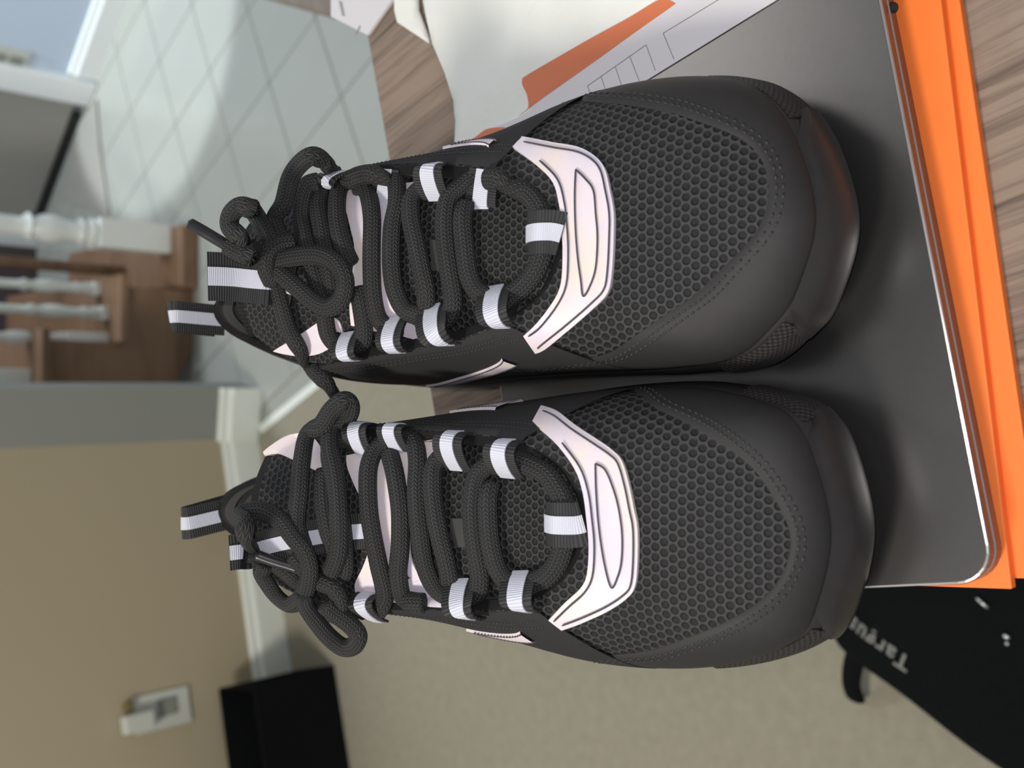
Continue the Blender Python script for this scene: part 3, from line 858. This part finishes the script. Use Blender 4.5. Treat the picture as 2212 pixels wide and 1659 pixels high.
        for i in range(len(v2)):
            if V[i] is None:
                j = min(good, key=lambda g: (v2[g] - v2[i]).length)
                dist = (V[j][0] - CAM).dot(FWD)
                V[i] = (CAM + ray(v2[i].x, v2[i].y) * dist, V[j][1])
        verts = [v[0] + v[1] * off + Vector((0, 0, push)) for v in V]
        faces = [tuple(f) for f in f2]
        cnt = {}
        for f in faces:
            for a, b in zip(f, f[1:] + f[:1]): cnt[(a, b)] = 1
        edge = [(a, b) for (a, b) in cnt if (b, a) not in cnt]
        low = {}
        top_n = len(verts)
        for a, b in edge:
            for q in (a, b):
                if q not in low:
                    low[q] = len(verts); verts.append(V[q][0] + V[q][1] * (off - thick))
        side = [(b, a, low[a], low[b]) for a, b in edge]
        bm = bmesh.new(); bv = [bm.verts.new(v) for v in verts]
        for f in faces + side:
            try: bm.faces.new([bv[q] for q in f])
            except ValueError: pass
        bmesh.ops.recalc_face_normals(bm, faces=bm.faces)
        up = sum(f.normal.dot(CAM - f.calc_center_median()) * f.calc_area() for f in bm.faces)
        if up < 0: bmesh.ops.reverse_faces(bm, faces=bm.faces)
        o = obj(name, bm, m, parent or s.root, autosmooth=0.9)
        if collide: s.add_collider(verts[:top_n], faces)
        return o
    def cord(s, name, paths, w, h, m, parent=None, hh=4.0, n=12, sub=6):
        verts = []; faces = []; uvs = []
        for p in paths:
            pp, nn = s.trace(p, hh, sub)
            tube(verts, faces, uvs, pp, nn, w, h, n)
        return mesh_uv(name, verts, faces, uvs, m, parent or s.root)
    def ribbon(s, name, pts, w, m, parent=None, th=0.0009, lift=0.0, side=None, sub=6, shift=0.0):
        """flat tape along traced points"""
        pp, nn = s.trace(pts, 2.0, sub)
        return ribbon3(name, pp, nn, w, m, parent or s.root, th, lift, side, shift)

def ribbon3(name, pp, nn, w, m, parent, th=0.0009, lift=0.0, side=None, shift=0.0):
    verts = []; faces = []; uvs = []; L = 0.0
    for i, p in enumerate(pp):
        t = (pp[min(i + 1, len(pp) - 1)] - pp[max(i - 1, 0)]).normalized()
        if side is not None:
            sd = (side - t * side.dot(t)).normalized(); n = sd.cross(t)
            if n.dot(nn[i]) < 0: n = -n
        else:
            n = (nn[i] - t * nn[i].dot(t)).normalized(); sd = t.cross(n)
        if i: L += (p - pp[i - 1]).length
        p = p + n * lift + sd * shift
        for a, b in ((-1, 0), (-1, 1), (1, 1), (1, 0)):
            verts.append(p + sd * (a * w / 2) + n * (b * th)); uvs.append((L, a))
    for i in range(len(pp) - 1):
        for k in range(4):
            j = (k + 1) % 4
            faces.append((4 * i + k, 4 * i + j, 4 * i + 4 + j, 4 * i + 4 + k))
    faces.append((3, 2, 1, 0)); e = 4 * (len(pp) - 1); faces.append((e, e + 1, e + 2, e + 3))
    # across-ribs run along the length, so uv.x is the length
    return mesh_uv(name, verts, faces, uvs, m, parent, autosmooth=0.6)

def build_sneaker(spec):
    root = thing('sneaker', spec['label'], 'sneaker', (spec['at'][0], spec['at'][1], LT), 'pair of black sneakers on the laptop')
    s = Shoe(spec, root)
    N = s.N
    # ---- sole: rings from the tread up to the seam with the upper
    rings = []
    for (ins, z, spring) in ((0.012, 0.0005, 0.010), (0.007, 0.0005, 0.009), (0.003, 0.005, 0.006), (0.0005, 0.013, 0.003), (0.0, 0.020, 0.002), (0.0008, 0.027, 0.003), (0.0032, 0.0325, 0.006), (0.0075, 0.0335, 0.006)):
        ring = []
        for i in range(N):
            f = s.toef[i]; toe = max(0, 1 - f / 0.25); toe *= toe
            ring.append(s.S[i] - s.out[i] * ins + Vector((0, 0, LT + z + spring * toe)))
        rings.append(ring)
    verts = []; faces = []; uvs = []
    for r in rings:
        L = 0.0
        for i in range(N):
            if i: L += (r[i] - r[i - 1]).length
            verts.append(r[i]); uvs.append((L, r[i].z - LT))
    for a in range(len(rings) - 1):
        for i in range(N):
            j = (i + 1) % N
            faces.append((a * N + i, a * N + j, (a + 1) * N + j, (a + 1) * N + i))
    faces.append(tuple(range(N - 1, -1, -1)))
    sole = mesh_uv('sole', verts, faces, uvs, MT['rubber'], root)
    bm = bmesh.new(); bm.from_mesh(sole.data); bmesh.ops.recalc_face_normals(bm, faces=bm.faces); bm.to_mesh(sole.data); bm.free()
    def sole_pt(i, z):
        """outer sole surface at height z"""
        i %= N
        prof = [r[i] for r in rings[2:7]]
        if z <= prof[0].z - LT: return prof[0]
        for a, b in zip(prof, prof[1:]):
            if a.z - LT <= z <= b.z - LT:
                t = (z + LT - a.z) / (b.z - a.z); return a.lerp(b, t)
        return prof[-1]
    def sole_band(name, idx, zf, off, m):
        verts = []; faces = []; uvs = []; L = 0; prev = None; kn = 9
        for i in idx:
            z0, z1 = zf(i)
            for k in range(kn + 1):
                z = z0 + (z1 - z0) * k / kn
                o_ = off * (0.1 if k in (0, kn) else (0.8 if k in (1, kn - 1) else 1.0))
                p = sole_pt(i, z) + s.out[i % N] * o_ + Vector((0, 0, (0.0006 if k == kn else 0)))
                if k == 0:
                    if prev is not None: L += (p - prev).length
                    prev = p
                verts.append(p); uvs.append((L, z))
        m_ = kn + 1
        for c in range(len(idx) - 1):
            for k in range(kn): faces.append((c * m_ + k, (c + 1) * m_ + k, (c + 1) * m_ + k + 1, c * m_ + k + 1))
        o = mesh_uv(name, verts, faces, uvs, m, sole)
        bm = bmesh.new(); bm.from_mesh(o.data); bmesh.ops.recalc_face_normals(bm, faces=bm.faces); bm.to_mesh(o.data); bm.free()
        return o
    a0, a1 = spec['bumper']
    idx = list(range(a0, a1 + 1))
    def bz(i):
        q = abs((i - (a0 + a1) / 2) / ((a1 - a0) / 2)); e = max(0.0, (q - 0.6) / 0.4); e = e * e * (3 - 2 * e)
        return (0.011 + 0.006 * e, 0.0385 - 0.010 * e)
    sole_band('toe_bumper', idx, bz, 0.0028, MT['rubber'])
    for (b0, b1) in spec['knurl']:
        def kz(i, b0=b0, b1=b1):
            q = (i - b0) / (b1 - b0)
            if spec['knurl'].index((b0, b1)) == 0: q = 1 - q
            return (0.010, 0.0345 - 0.002 * q)
        sole_band('ribbed_sidewall', list(range(b0, b1 + 1)), kz, 0.0010, MT['knurl'])
    # ---- toe guard: smooth nubuck below the net
    poly = spec['net_edge']
    km = []
    front = [i for i in range(-N // 2, N // 2) if s.toef[i % N] < 0.47]
    for i in front:
        kk = 0.0
        for q in range(0, 61):
            k = q / 60
            x, y = pix(s.pt(i, k))
            if inpoly(x, y, poly): break
            kk = k
        km.append(kk)
    lim = [min(a, 0.62) for a in km]
    for _ in range(6):
        lim = [lim[0]] + [(lim[q - 1] + lim[q] * 2 + lim[q + 1]) / 4 for q in range(1, len(lim) - 1)] + [lim[-1]]
    kd = {i: lim[q] for q, i in enumerate(front)}
    guard = s.band('toe_guard', front, lambda i: (0.0, max(0.05, kd[i])), 0.0011, MT['leather'], kn=16)
    # stitching beside the guard's edge
    V = []; Fc = []; U = []
    for dk in (0.04, 0.075):
        seg = []
        for q, i in enumerate(front):
            k = max(0.03, kd[i] - dk)
            seg.append((s.pt(i, k) + s.nrm(i, k) * 0.0011, s.nrm(i, k)))
        for q in range(2, len(seg) - 2):
            a, b = seg[q], seg[q + 1]
            m1 = a[0].lerp(b[0], 0.15); m2 = a[0].lerp(b[0], 0.7); mid = a[0].lerp(b[0], .42) + a[1] * 0.0003
            tube(V, Fc, U, [m1, mid, m2], [a[1]] * 3, 0.0009, 0.0006, 5)
    mesh_uv('stitching', V, Fc, U, MT['thread_black'], guard)
    # ---- side panels
    for nm, (i0, i1) in (('quarter_panel', spec['quarter'][0]), ('quarter_panel', spec['quarter'][1])):
        idx = list(range(i0, i1 + 1))
        q = s.band(nm, idx, lambda i: (0.0, 0.985), 0.0013, MT['suede'], kn=20)
        V = []; Fc = []; U = []
        for k in (0.80, 0.86):
            for a in idx[2:-2]:
                A = s.pt(a, k) + s.nrm(a, k) * 0.0013; B_ = s.pt(a + 1, k) + s.nrm(a + 1, k) * 0.0013
                for f0 in (0.05, 0.55):
                    tube(V, Fc, U, [A.lerp(B_, f0), A.lerp(B_, f0 + .2) + s.nrm(a, k) * .0002, A.lerp(B_, f0 + .36)], [s.nrm(a, k)] * 3, 0.0007, 0.0005, 5)
        mesh_uv('stitching', V, Fc, U, MT['thread_black'], q)
    bm = bmesh.new()
    # ---- tongue
    stn = spec['tongue']; W = 20; rows = []
    for (x, yl, yr, zc, arch) in catmull(stn, 5):
        c = PL(x, (yl + yr) / 2, zc * .001)
        dep = (c - CAM).dot(FWD); hw = (yr - yl) / 2 * dep / F_PX
        row = []
        for k in range(W + 1):
            t = -1 + 2 * k / W
            row.append(c + Vector((t * hw * math.cos(spec['yaw']), t * hw * math.sin(spec['yaw']) + arch * .001 * .35 * t * t, -arch * .001 * abs(t) ** 2.2)))
        rows.append(row)
    verts = [p for r in rows for p in r]; n0 = len(verts)
    uvs = [(p.x + 1, p.y + 0.6 * p.z) for p in verts]
    m_ = W + 1; faces = []
    for a in range(len(rows) - 1):
        for k in range(W): faces.append((a * m_ + k, a * m_ + k + 1, (a + 1) * m_ + k + 1, (a + 1) * m_ + k))
    tops = list(faces)
    last = rows[-1]; back = []
    for st, (dy, dz) in enumerate(((0.004, 0.0015), (0.008, -0.001), (0.010, -0.006), (0.009, -0.014), (0.004, -0.03))):
        b = len(verts)
        for k in range(W + 1):
            t = abs(-1 + 2 * k / W)
            verts.append(last[k] + Vector((0, dy * (1 - .3 * t), dz))); uvs.append((verts[-1].x + 1, verts[-1].y - verts[-1].z))
        pr = (len(rows) - 1) * m_ if st == 0 else b - m_
        for k in range(W): faces.append((pr + k, pr + k + 1, b + k + 1, b + k))
    tongue = mesh_uv('tongue', verts, faces, uvs, MT['net_tongue'], root)
    bm = bmesh.new(); bm.from_mesh(tongue.data); bmesh.ops.recalc_face_normals(bm, faces=bm.faces)
    if sum(f.normal.z for f in bm.faces) < 0: bmesh.ops.reverse_faces(bm, faces=bm.faces)
    bm.to_mesh(tongue.data); bm.free()
    s.add_collider(verts, faces)
    # ---- reflective panels
    for poly in spec['tongue_film']: s.panel('tongue_overlay', poly, 0.0008, MT['film'], tongue, step=9, smooth=True)
    patch = s.panel('vamp_overlay', spec['vamp'], 0.0018, MT['film'], None, step=9, thick=0.0022, smooth=True)
    patch['label'] = 'white reflective overlay across the vamp'
    def inset(poly, d):
        n = len(poly); out = []
        cx = [Vector(p) for p in poly]
        for i in range(n):
            a, b, c = cx[i - 1], cx[i], cx[(i + 1) % n]
            t = (c - a).normalized(); nn = Vector((-t.y, t.x))
            q = b + nn * d
            if not inpoly(q.x, q.y, poly): q = b - nn * d
            out.append((q.x, q.y))
        return out
    ip = inset(spec['vamp'], 11)
    e0, e1 = spec['vamp_ends']
    lines = [[(p[0], p[1], 2.6) for p in ip[e0[0]:e0[1] + 1]], [(p[0], p[1], 2.6) for p in ip[e1[0]:e1[1] + 1]], [(p[0], p[1], 2.6) for p in spec['moon'] + spec['moon'][:1]]]
    s.cord('stitching', lines, 0.0008, 0.0007, MT['thread'], patch, n=6, sub=5)
    for (pa, pb, tail) in spec['flash']:
        (ia, ka), (ib, kb), (it, kt) = s.find(*pa), s.find(*pb), s.find(*tail)
        i0 = round((ia + ib) / 2); step = 1 if it > i0 else -1
        cols = list(range(i0, it + step, step))
        def kf(i, i0=i0, it=it, ka=ka, kb=kb, kt=kt):
            t = abs((i - i0) / (it - i0)); e = 1 - (1 - t) ** 1.5
            return (kb + (kt - 0.02 - kb) * e, ka + (kt + 0.01 - ka) * (t ** .8))
        sw = s.band('side_overlay', cols, kf, 0.0024, MT['film'], kn=8)
        V = []; Fc = []; U = []
        for c0, c1 in zip(cols[:-2], cols[1:-1]):
            for w_ in (0.14, 0.86):
                k0 = kf(c0); k1 = kf(c1)
                A = s.pt(c0, k0[0] + (k0[1] - k0[0]) * w_) + s.nrm(c0, ka) * .0026; B_ = s.pt(c1, k1[0] + (k1[1] - k1[0]) * w_) + s.nrm(c1, ka) * .0026
                for f0 in (0.02, 0.52): tube(V, Fc, U, [A.lerp(B_, f0), A.lerp(B_, f0 + .18), A.lerp(B_, f0 + .34)], [s.nrm(c0, ka)] * 3, 0.0008, 0.0006, 5)
        mesh_uv('stitching', V, Fc, U, MT['thread'], sw)
    lab = s.panel('woven_label', spec['label_px'], 0.001, MT['label'], tongue, step=8)
    # ---- lace loops of webbing, each with a reflective stripe
    for (x, ya, yb, xs, dirx, w, ws) in spec['loops']:
        A = s.hit(x, ya); B_ = s.hit(xs, yb); C_ = s.hit((x + xs) / 2, (ya + yb) / 2)
        good = [q for q in (C_, B_, A) if q is not None]
        nm_ = good[0][1]
        def place(hh, px_, py_, lift_):
            if hh is None: hh = (CAM + ray(px_, py_) * ((good[0][0] - CAM).dot(FWD)), nm_)
            return hh[0] + nm_ * lift_
        pA = place(A, x, ya, .0012); pB = place(B_, xs, yb, .0015)
        if (pA - pB).length > 0.024: pA = pB + (pA - pB) * (0.024 / (pA - pB).length)
        pp = []; nn = []
        for q in range(13):
            t = q / 12
            pp.append(pA.lerp(pB, t) + nm_ * (0.0078 * math.sin(math.pi * t) ** 0.7)); nn.append(nm_)
        side = Vector((0, 1, 0.25)).normalized()
        lp = ribbon3('lace_loop', pp, nn, w * .001, MT['web'], root, 0.0009, 0.0, side)
        ribbon3('reflective_stripe', pp, nn, ws * .001, MT['web_white'], lp, 0.0005, 0.0010, side)
    x0, y0_, x1, y1_ = spec['centre_loop']
    pts = [(x0 - 8, (y0_ + y1_) / 2, 1.0), (x0, (y0_ + y1_) / 2, 4.0), (x0 + 18, (y0_ + y1_) / 2, 7.0), (x1 - 18, (y0_ + y1_) / 2, 7.0), (x1, (y0_ + y1_) / 2, 2.2)]
    side = Vector((1, 0, 0))
    lp = s.ribbon('lace_loop', pts, 0.0165, MT['web'], None, side=side)
    s.ribbon('reflective_stripe', pts, 0.0066, MT['web_white'], lp, th=0.0005, lift=0.0010, side=side)
    # ---- tongue pull strap and heel tab
    for nm, pts, w, ws, side in spec['tabs']:
        if nm == 'heel_tab':
            c = Vector(pts[0]) + Vector((0, 0.005, -0.010)); up = Vector(pts[1]) * ((Vector(pts[1]).length + .004) / Vector(pts[1]).length); pp = []; nn = []
            for q in range(9):
                t = q / 8
                pp.append(c + up * t); nn.append(Vector((0, -1, 0.15)))
            top = c + up
            for a in (0.6, 1.3, 2.0, 2.6, 3.1):
                pp.append(top + up.normalized() * (0.0022 * math.sin(a)) + Vector((0, 0.0022 * (1 - math.cos(a)), 0))); nn.append(Vector((0, -math.cos(a), math.sin(a))))
            for q in range(1, 9):
                pp.append(top + Vector((0, 0.0045, 0)) - up * (q / 8) + Vector((0, 0.006 * q / 8, 0))); nn.append(Vector((0, 1, 0.1)))
            r_ = ribbon3('heel_tab', pp, nn, w * .001, MT['web'], root, side=Vector(side))
            ribbon3('reflective_stripe', pp[:12], nn[:12], ws * .001, MT['web_white'], r_, th=0.0004, lift=0.0010, side=Vector(side))
        else:
            r_ = s.ribbon('tongue_strap', pts, w * .001, MT['web'], tongue, side=Vector(side))
            s.ribbon('reflective_stripe', pts, ws * .001, MT['web_white'], tongue, th=0.0005, lift=0.0010, side=Vector(side))
    # ---- laces
    lace = s.cord('shoelace', spec['laces'], 0.0083, 0.0060, MT['braid'], None, hh=4.2, n=14)
    for pts in spec['aglets']: s.cord('aglet', [pts], 0.0050, 0.0046, MT['aglet'], lace, hh=7, n=10)
    return s

def R3(rows): return [tuple(r) for r in rows]
# ---- sneaker at the laptop's open corner (the wearer's right one)
L_spec = dict(
    label='black sneaker at the rounded laptop corner, lace end curled in a ring',
    at=(-0.058, 0.31), turn=1, yaw=0.0,
    sole=[(-50, 158), (-75, 163), (-90, 171.5), (-103, 195), (-111, 222), (-115, 255), (-113, 290), (-108, 325), (-106, 360), (-107, 395), (-104, 430), (-95, 452), (-80, 463),
          (-66, 466), (-50, 463), (-37, 452), (-29, 430), (-24, 395), (-17, 360), (-10, 325), (-4, 290), (0, 255), (1, 218), (-3.5, 188), (-10, 173), (-25, 164)],
    top=[(-50, 238, 75), (-58, 239, 75.5), (-66, 242, 76.5), (-74, 248, 78), (-81, 258, 81), (-87, 272, 85), (-90, 295, 90), (-94, 325, 96), (-97, 360, 101), (-97, 390, 96), (-92, 418, 84), (-84, 438, 92), (-75, 449, 106),
         (-64, 453, 112), (-53, 449, 106), (-45, 438, 90), (-36, 418, 80), (-26, 390, 92), (-21, 362, 100), (-19, 328, 96), (-20, 295, 90), (-21, 272, 85), (-25, 257, 81), (-31, 247, 78), (-37, 242, 76.5), (-43, 239, 75.5)],
    bumper=(-14, 13), knurl=((-24, -13), (12, 26)), quarter=((30, 84), (98, 150)),
    net_edge=[(1200, 830), (1376, 848), (1405, 885), (1490, 919), (1562, 966), (1629, 1016), (1671, 1075), (1705, 1139), (1705, 1202), (1680, 1257), (1629, 1303), (1553, 1345), (1469, 1379), (1405, 1405), (1200, 1420)],
    tongue=[(1290, 1040, 1240, 70, 3), (1200, 990, 1275, 77, 4), (1100, 958, 1305, 84, 6), (950, 940, 1325, 93.5, 9), (800, 925, 1335, 104, 11), (690, 925, 1325, 114, 13), (610, 955, 1300, 122, 12), (555, 990, 1265, 128, 9)],
    tongue_film=[[(750, 985), (800, 975), (850, 970), (900, 955), (965, 945), (962, 962), (932, 1003), (905, 1045), (888, 1100), (886, 1160), (893, 1215), (925, 1262), (960, 1295), (985, 1312), (940, 1312), (880, 1305), (830, 1300), (775, 1297), (768, 1262), (785, 1225), (797, 1190), (800, 1140), (790, 1095), (768, 1050), (752, 1010)],
                 [(570, 978), (590, 962), (625, 942), (668, 936), (690, 960), (704, 990), (700, 1025), (685, 1018), (640, 997), (600, 980), (572, 984)]],
    vamp=[(1153, 917), (1171, 884), (1205, 895), (1242, 921), (1291, 951), (1325, 973), (1347, 996), (1362, 1044), (1373, 1097), (1381, 1141), (1381, 1212), (1375, 1265), (1355, 1291), (1314, 1317), (1261, 1340), (1216, 1355),
          (1188, 1334), (1224, 1298), (1257, 1269), (1272, 1239), (1276, 1179), (1271, 1119), (1263, 1063), (1246, 1014), (1209, 966)],
    vamp_ends=((1, 15), (16, 24)),
    moon=[(1289, 1001), (1310, 1014), (1328, 1055), (1340, 1100), (1347, 1156), (1345, 1212), (1336, 1246), (1323, 1265), (1308, 1212), (1297, 1138), (1291, 1063)],
    flash=[((1103, 892), (1118, 866), (966, 866)), ((1140, 1352), (1128, 1372), (1010, 1368))],
    label_px=[(975, 1119), (1010, 1120), (1013, 1180), (985, 1182), (978, 1150)],
    loops=[(1103, 957, 1028, 1103, 0, 14, 6.4), (993, 940, 1014, 993, 0, 14, 6.0), (868, 926, 974, 866, 0, 13, 6.0), (792, 922, 980, 788, 0, 13, 6.0),
           (1140, 1308, 1234, 1130, 0, 14, 6.6), (1025, 1322, 1250, 1003, 0, 14, 6.4), (920, 1328, 1262, 913, 0, 13, 6.0), (822, 1338, 1286, 806, 0, 13, 6.0)],
    centre_loop=(1193, 1111, 1266, 1146),
    tabs=[('heel_tab', (PL(480, 1112, .112), (-0.003, 0.003, 0.0185)), 15.5, 6.2, (1, 0.05, 0)),
          ('tongue_strap', [(795, 1145, 1.5), (735, 1150, 1.5), (690, 1158, 1.5), (640, 1165, 2), (590, 1175, 3), (550, 1185, 4), (520, 1191, None, .138), (495, 1194, None, .143)], 15, 6.2, (1, 0, 0))],
    laces=[
        [(1103, 985, 2), (1130, 999), (1179, 1022), (1205, 1052), (1224, 1089), (1228, 1128), (1224, 1164), (1209, 1209), (1183, 1239), (1149, 1256), (1132, 1265), (1108, 1254), (1082, 1224), (1067, 1175), (1061, 1119), (1061, 1074), (1064, 1045, 2)],
        [(1100, 990, 2), (1080, 996), (1059, 1007), (1037, 1033), (1028, 1082), (1029, 1138), (1037, 1194), (1044, 1239), (1037, 1269), (1014, 1282), (977, 1280), (947, 1261), (925, 1213), (914, 1138), (908, 1063), (910, 999), (902, 962), (880, 950), (847, 956), (821, 973), (806, 1014, 5), (806, 1082, 5), (813, 1138, 5), (828, 1212, 5), (840, 1269, 5), (832, 1313, 4), (812, 1318, 3)],
        [(991, 975, 4), (970, 984), (947, 1007), (942, 1044), (947, 1100), (958, 1156), (970, 1201), (975, 1242, 3), (968, 1262, 1)],
        [(843, 976, 2), (850, 990, 3), (862, 1029), (873, 1100), (873, 1175), (868, 1231), (877, 1280), (903, 1300, 4), (925, 1302, 3)],
        [(790, 950, 3), (754, 955), (727, 963), (722, 988, 5), (735, 1044, 6), (746, 1100, 6), (754, 1156, 6), (754, 1212, 5), (746, 1239, 4)],
        [(705, 1015, 4), (709, 1082, 5), (720, 1138, 6), (731, 1175, 5), (735, 1216, 4)],
        [(690, 1215, 8), (672, 1160, 10), (660, 1119, 9), (666, 1063, 9), (671, 1007, 9), (683, 951, 9), (694, 918, None, .113), (716, 886, None, .112), (742, 866, None, .110), (757, 874, None, .106), (752, 900, None, .104), (735, 935, 8), (728, 975, 8), (742, 1040, 8), (750, 1110, 9), (748, 1180, 9), (730, 1225, 9)],
        [(563, 1198, 9), (540, 1180, 9), (527, 1155, None, .147), (530, 1130, None, .146), (552, 1106, 14), (593, 1099, 13), (630, 1116, 12), (660, 1149, 12), (686, 1179, 12), (694, 1216, 12), (679, 1258, 12), (649, 1277, 11), (619, 1268, 9), (593, 1246, 7), (578, 1225, 6), (584, 1205, 6)],
        [(600, 1212, 3), (630, 1232, 4), (655, 1250, 4), (690, 1260, 4)],
        [(640, 1190, 5), (680, 1230, 6), (709, 1240, 9), (739, 1250, 10), (754, 1280, 10), (739, 1308, 9), (709, 1310, 9), (686, 1291, 9), (690, 1262, 9)],
        [(655, 1285, None, .122), (662, 1310, None, .118), (683, 1342, None, .112), (711, 1376, None, .106), (741, 1398, None, .102), (765, 1394, None, .101), (774, 1373, None, .103), (758, 1351, None, .106), (724, 1325, None, .112), (700, 1305, None, .117)],
        [(700, 1305, 4), (735, 1312, 4), (769, 1310, 4), (800, 1318, 3)]],
    aglets=[[(572, 1183, 10), (606, 1198, 8), (640, 1213, 6), (660, 1222, 5)]],
)
R_spec = dict(
    label='black sneaker nearest the white paper form, its bow with one lace tip sticking up',
    at=(0.058, 0.31), turn=1, yaw=0.0,
    sole=[(55, 163.5), (31, 171), (18.5, 180.5), (7.5, 198), (4, 228), (3.5, 255), (2.5, 290), (0.5, 325), (-2, 360), (-2, 395), (1, 430), (9, 452), (23, 465),
          (40, 469), (57, 465), (72, 452), (84, 428), (94, 395), (99, 360), (105, 325), (114, 290), (121.5, 258), (120.5, 226), (113, 197), (100, 180), (80, 169)],
    top=[(55, 250, 75), (47, 251, 75.5), (40, 254, 76.5), (33, 259, 78), (27, 268, 81), (22, 280, 85), (17, 298, 90), (13.5, 325, 96), (9.5, 362, 101), (8, 392, 96), (11, 420, 84), (17, 440, 92), (26, 451, 106),
         (37, 455, 112), (48, 451, 106), (58, 440, 90), (70, 420, 80), (84, 392, 92), (92, 362, 100), (92, 330, 96), (88, 300, 90), (84, 281, 85), (78, 268, 81), (71, 259, 78), (66, 254, 76.5), (61, 251, 75.5)],
    bumper=(-13, 14), knurl=((-26, -12), (13, 24)), quarter=((32, 84), (98, 148)),
    net_edge=[(1100, 215), (1318, 227), (1431, 243), (1521, 270), (1603, 302), (1648, 342), (1661, 401), (1652, 455), (1625, 519), (1575, 555), (1503, 632), (1440, 672), (1377, 713), (1318, 763), (1100, 800)],
    tongue=[(1235, 420, 610, 70, 3), (1150, 375, 650, 77, 4), (1060, 360, 690, 83, 6), (920, 365, 735, 93.5, 9), (770, 375, 778, 104, 11), (660, 400, 784, 114, 12), (580, 430, 770, 122, 11), (520, 475, 725, 128, 9)],
    tongue_film=[[(742, 420), (780, 405), (850, 400), (922, 393), (900, 415), (868, 455), (850, 500), (843, 560), (846, 610), (860, 650), (885, 690), (905, 710), (940, 728), (905, 733), (860, 722), (820, 716), (760, 702), (757, 660), (762, 600), (768, 540), (758, 490), (748, 450)],
                 [(592, 757), (606, 748), (640, 728), (688, 696), (705, 722), (720, 747), (690, 763), (650, 768), (610, 762)], [(567, 443), (600, 438), (605, 446), (580, 450)], [(722, 685), (735, 695), (742, 718), (728, 715)]],
    vamp=[(1111, 323), (1129, 305), (1136, 302), (1198, 313), (1252, 322), (1288, 340), (1310, 367), (1321, 410), (1330, 461), (1330, 515), (1326, 587), (1317, 631), (1288, 663), (1234, 707), (1180, 747), (1158, 756),
          (1133, 721), (1162, 696), (1198, 653), (1216, 613), (1220, 551), (1218, 497), (1212, 443), (1198, 396), (1162, 360)],
    vamp_ends=((2, 15), (16, 24)),
    moon=[(1247, 370), (1267, 389), (1285, 414), (1290, 461), (1294, 515), (1290, 580), (1277, 620), (1263, 640), (1258, 606), (1252, 562), (1247, 497), (1245, 425)],
    flash=[((1086, 766), (1107, 785), (920, 834)), ((1068, 325), (1050, 314), (960, 330))],
    label_px=[(930, 518), (955, 520), (957, 585), (935, 585), (932, 550)],
    loops=[(1050, 360, 418, 1050, 0, 14, 6.6), (952, 368, 434, 948, 0, 14, 6.6), (838, 360, 414, 824, 0, 13, 6.4), (748, 374, 402, 740, 0, 12, 4.5),
           (1090, 700, 620, 1078, 0, 14, 6.6), (972, 737, 660, 942, 0, 14, 6.4), (866, 754, 684, 862, 0, 13, 6.2), (772, 768, 719, 758, 0, 13, 6.2)],
    centre_loop=(1153, 490, 1218, 526),
    tabs=[('heel_tab', (PL(455, 690, .112), (0.001, 0.003, 0.0190)), 15.5, 6.2, (1, 0.1, 0.15)),
          ('tongue_strap', [(640, 618, 2), (600, 610, 2), (575, 606, None, .127), (540, 603, None, .131), (510, 600, None, .1355), (480, 598, None, .141), (448, 597, None, .147)], 21, 8.0, (1, 0, 0))],
    laces=[
        [(1053, 388, 2), (1085, 390), (1110, 398), (1144, 425), (1172, 461), (1185, 508), (1169, 569), (1147, 605), (1115, 634), (1085, 656), (1053, 638), (1031, 620), (1017, 587), (1010, 533), (1006, 479), (1010, 440, 2)],
        [(1050, 390, 2), (1030, 393), (1003, 410), (977, 436), (968, 479), (970, 533), (977, 587), (985, 640), (980, 670), (958, 690), (908, 678), (880, 664), (861, 624), (854, 569), (856, 497), (866, 443), (863, 399), (847, 380), (820, 378, 5), (790, 380), (772, 387), (747, 407), (738, 443, 5), (741, 497, 5), (754, 540, 5), (768, 575, 4)],
        [(950, 398, 4), (919, 414), (898, 436), (896, 479), (908, 533), (919, 587), (927, 624), (925, 655, 3), (918, 672, 1)],
        [(775, 408, 2), (798, 418, 3), (812, 470), (812, 533), (812, 587), (815, 642), (826, 685), (850, 705, 4), (875, 710, 3)],
        [(740, 388, 3), (720, 400), (703, 417), (696, 454), (703, 497), (711, 540), (718, 580), (724, 640, 3)],
        [(690, 392, 3), (665, 399), (653, 425), (660, 479), (667, 515), (676, 548), (690, 600), (705, 650, 3), (708, 685, 3), (718, 722, 4), (738, 742, 4), (765, 744, 4), (787, 735, 4), (794, 710, 4), (788, 660, 4), (778, 620, 3)],
        [(625, 530, 8), (612, 490, 9), (612, 440, None, .122), (627, 385, None, .122), (650, 352, None, .121), (676, 337, None, .119), (700, 350, None, .112), (716, 366, None, .102), (722, 380, 2)],
        [(618, 552, 10), (600, 515, 12), (573, 477, 12), (544, 452, None, .143), (519, 446, None, .146), (499, 464, None, .148), (497, 490, None, .148), (519, 513, None, .146), (560, 543, 13), (598, 568, 10)],
        [(600, 580, 9), (570, 566, 10), (540, 554, None, .141), (512, 542, None, .145), (488, 528, None, .148)],
        [(652, 528, 7), (630, 540, 11), (612, 560, 14), (604, 588, 13), (608, 618, 8)],
        [(612, 575, 11), (635, 568, 10), (668, 562, 10), (711, 560, 10), (747, 574, 10), (766, 605, 10), (760, 642, 10), (732, 662, 10), (700, 651, 10), (664, 624, 10), (635, 602, 10), (612, 588, 10)],
        [(600, 590, 5), (606, 625, 4), (617, 663, 4), (631, 707, 4), (653, 747, 4), (678, 786, 5), (700, 822, 4), (716, 842, None, .085), (726, 858, None, .072)]],
    aglets=[[(494, 532, None, .147), (470, 518, None, .150), (440, 500, None, .154), (408, 482, None, .158)]],
)
build_sneaker(L_spec)
build_sneaker(R_spec)
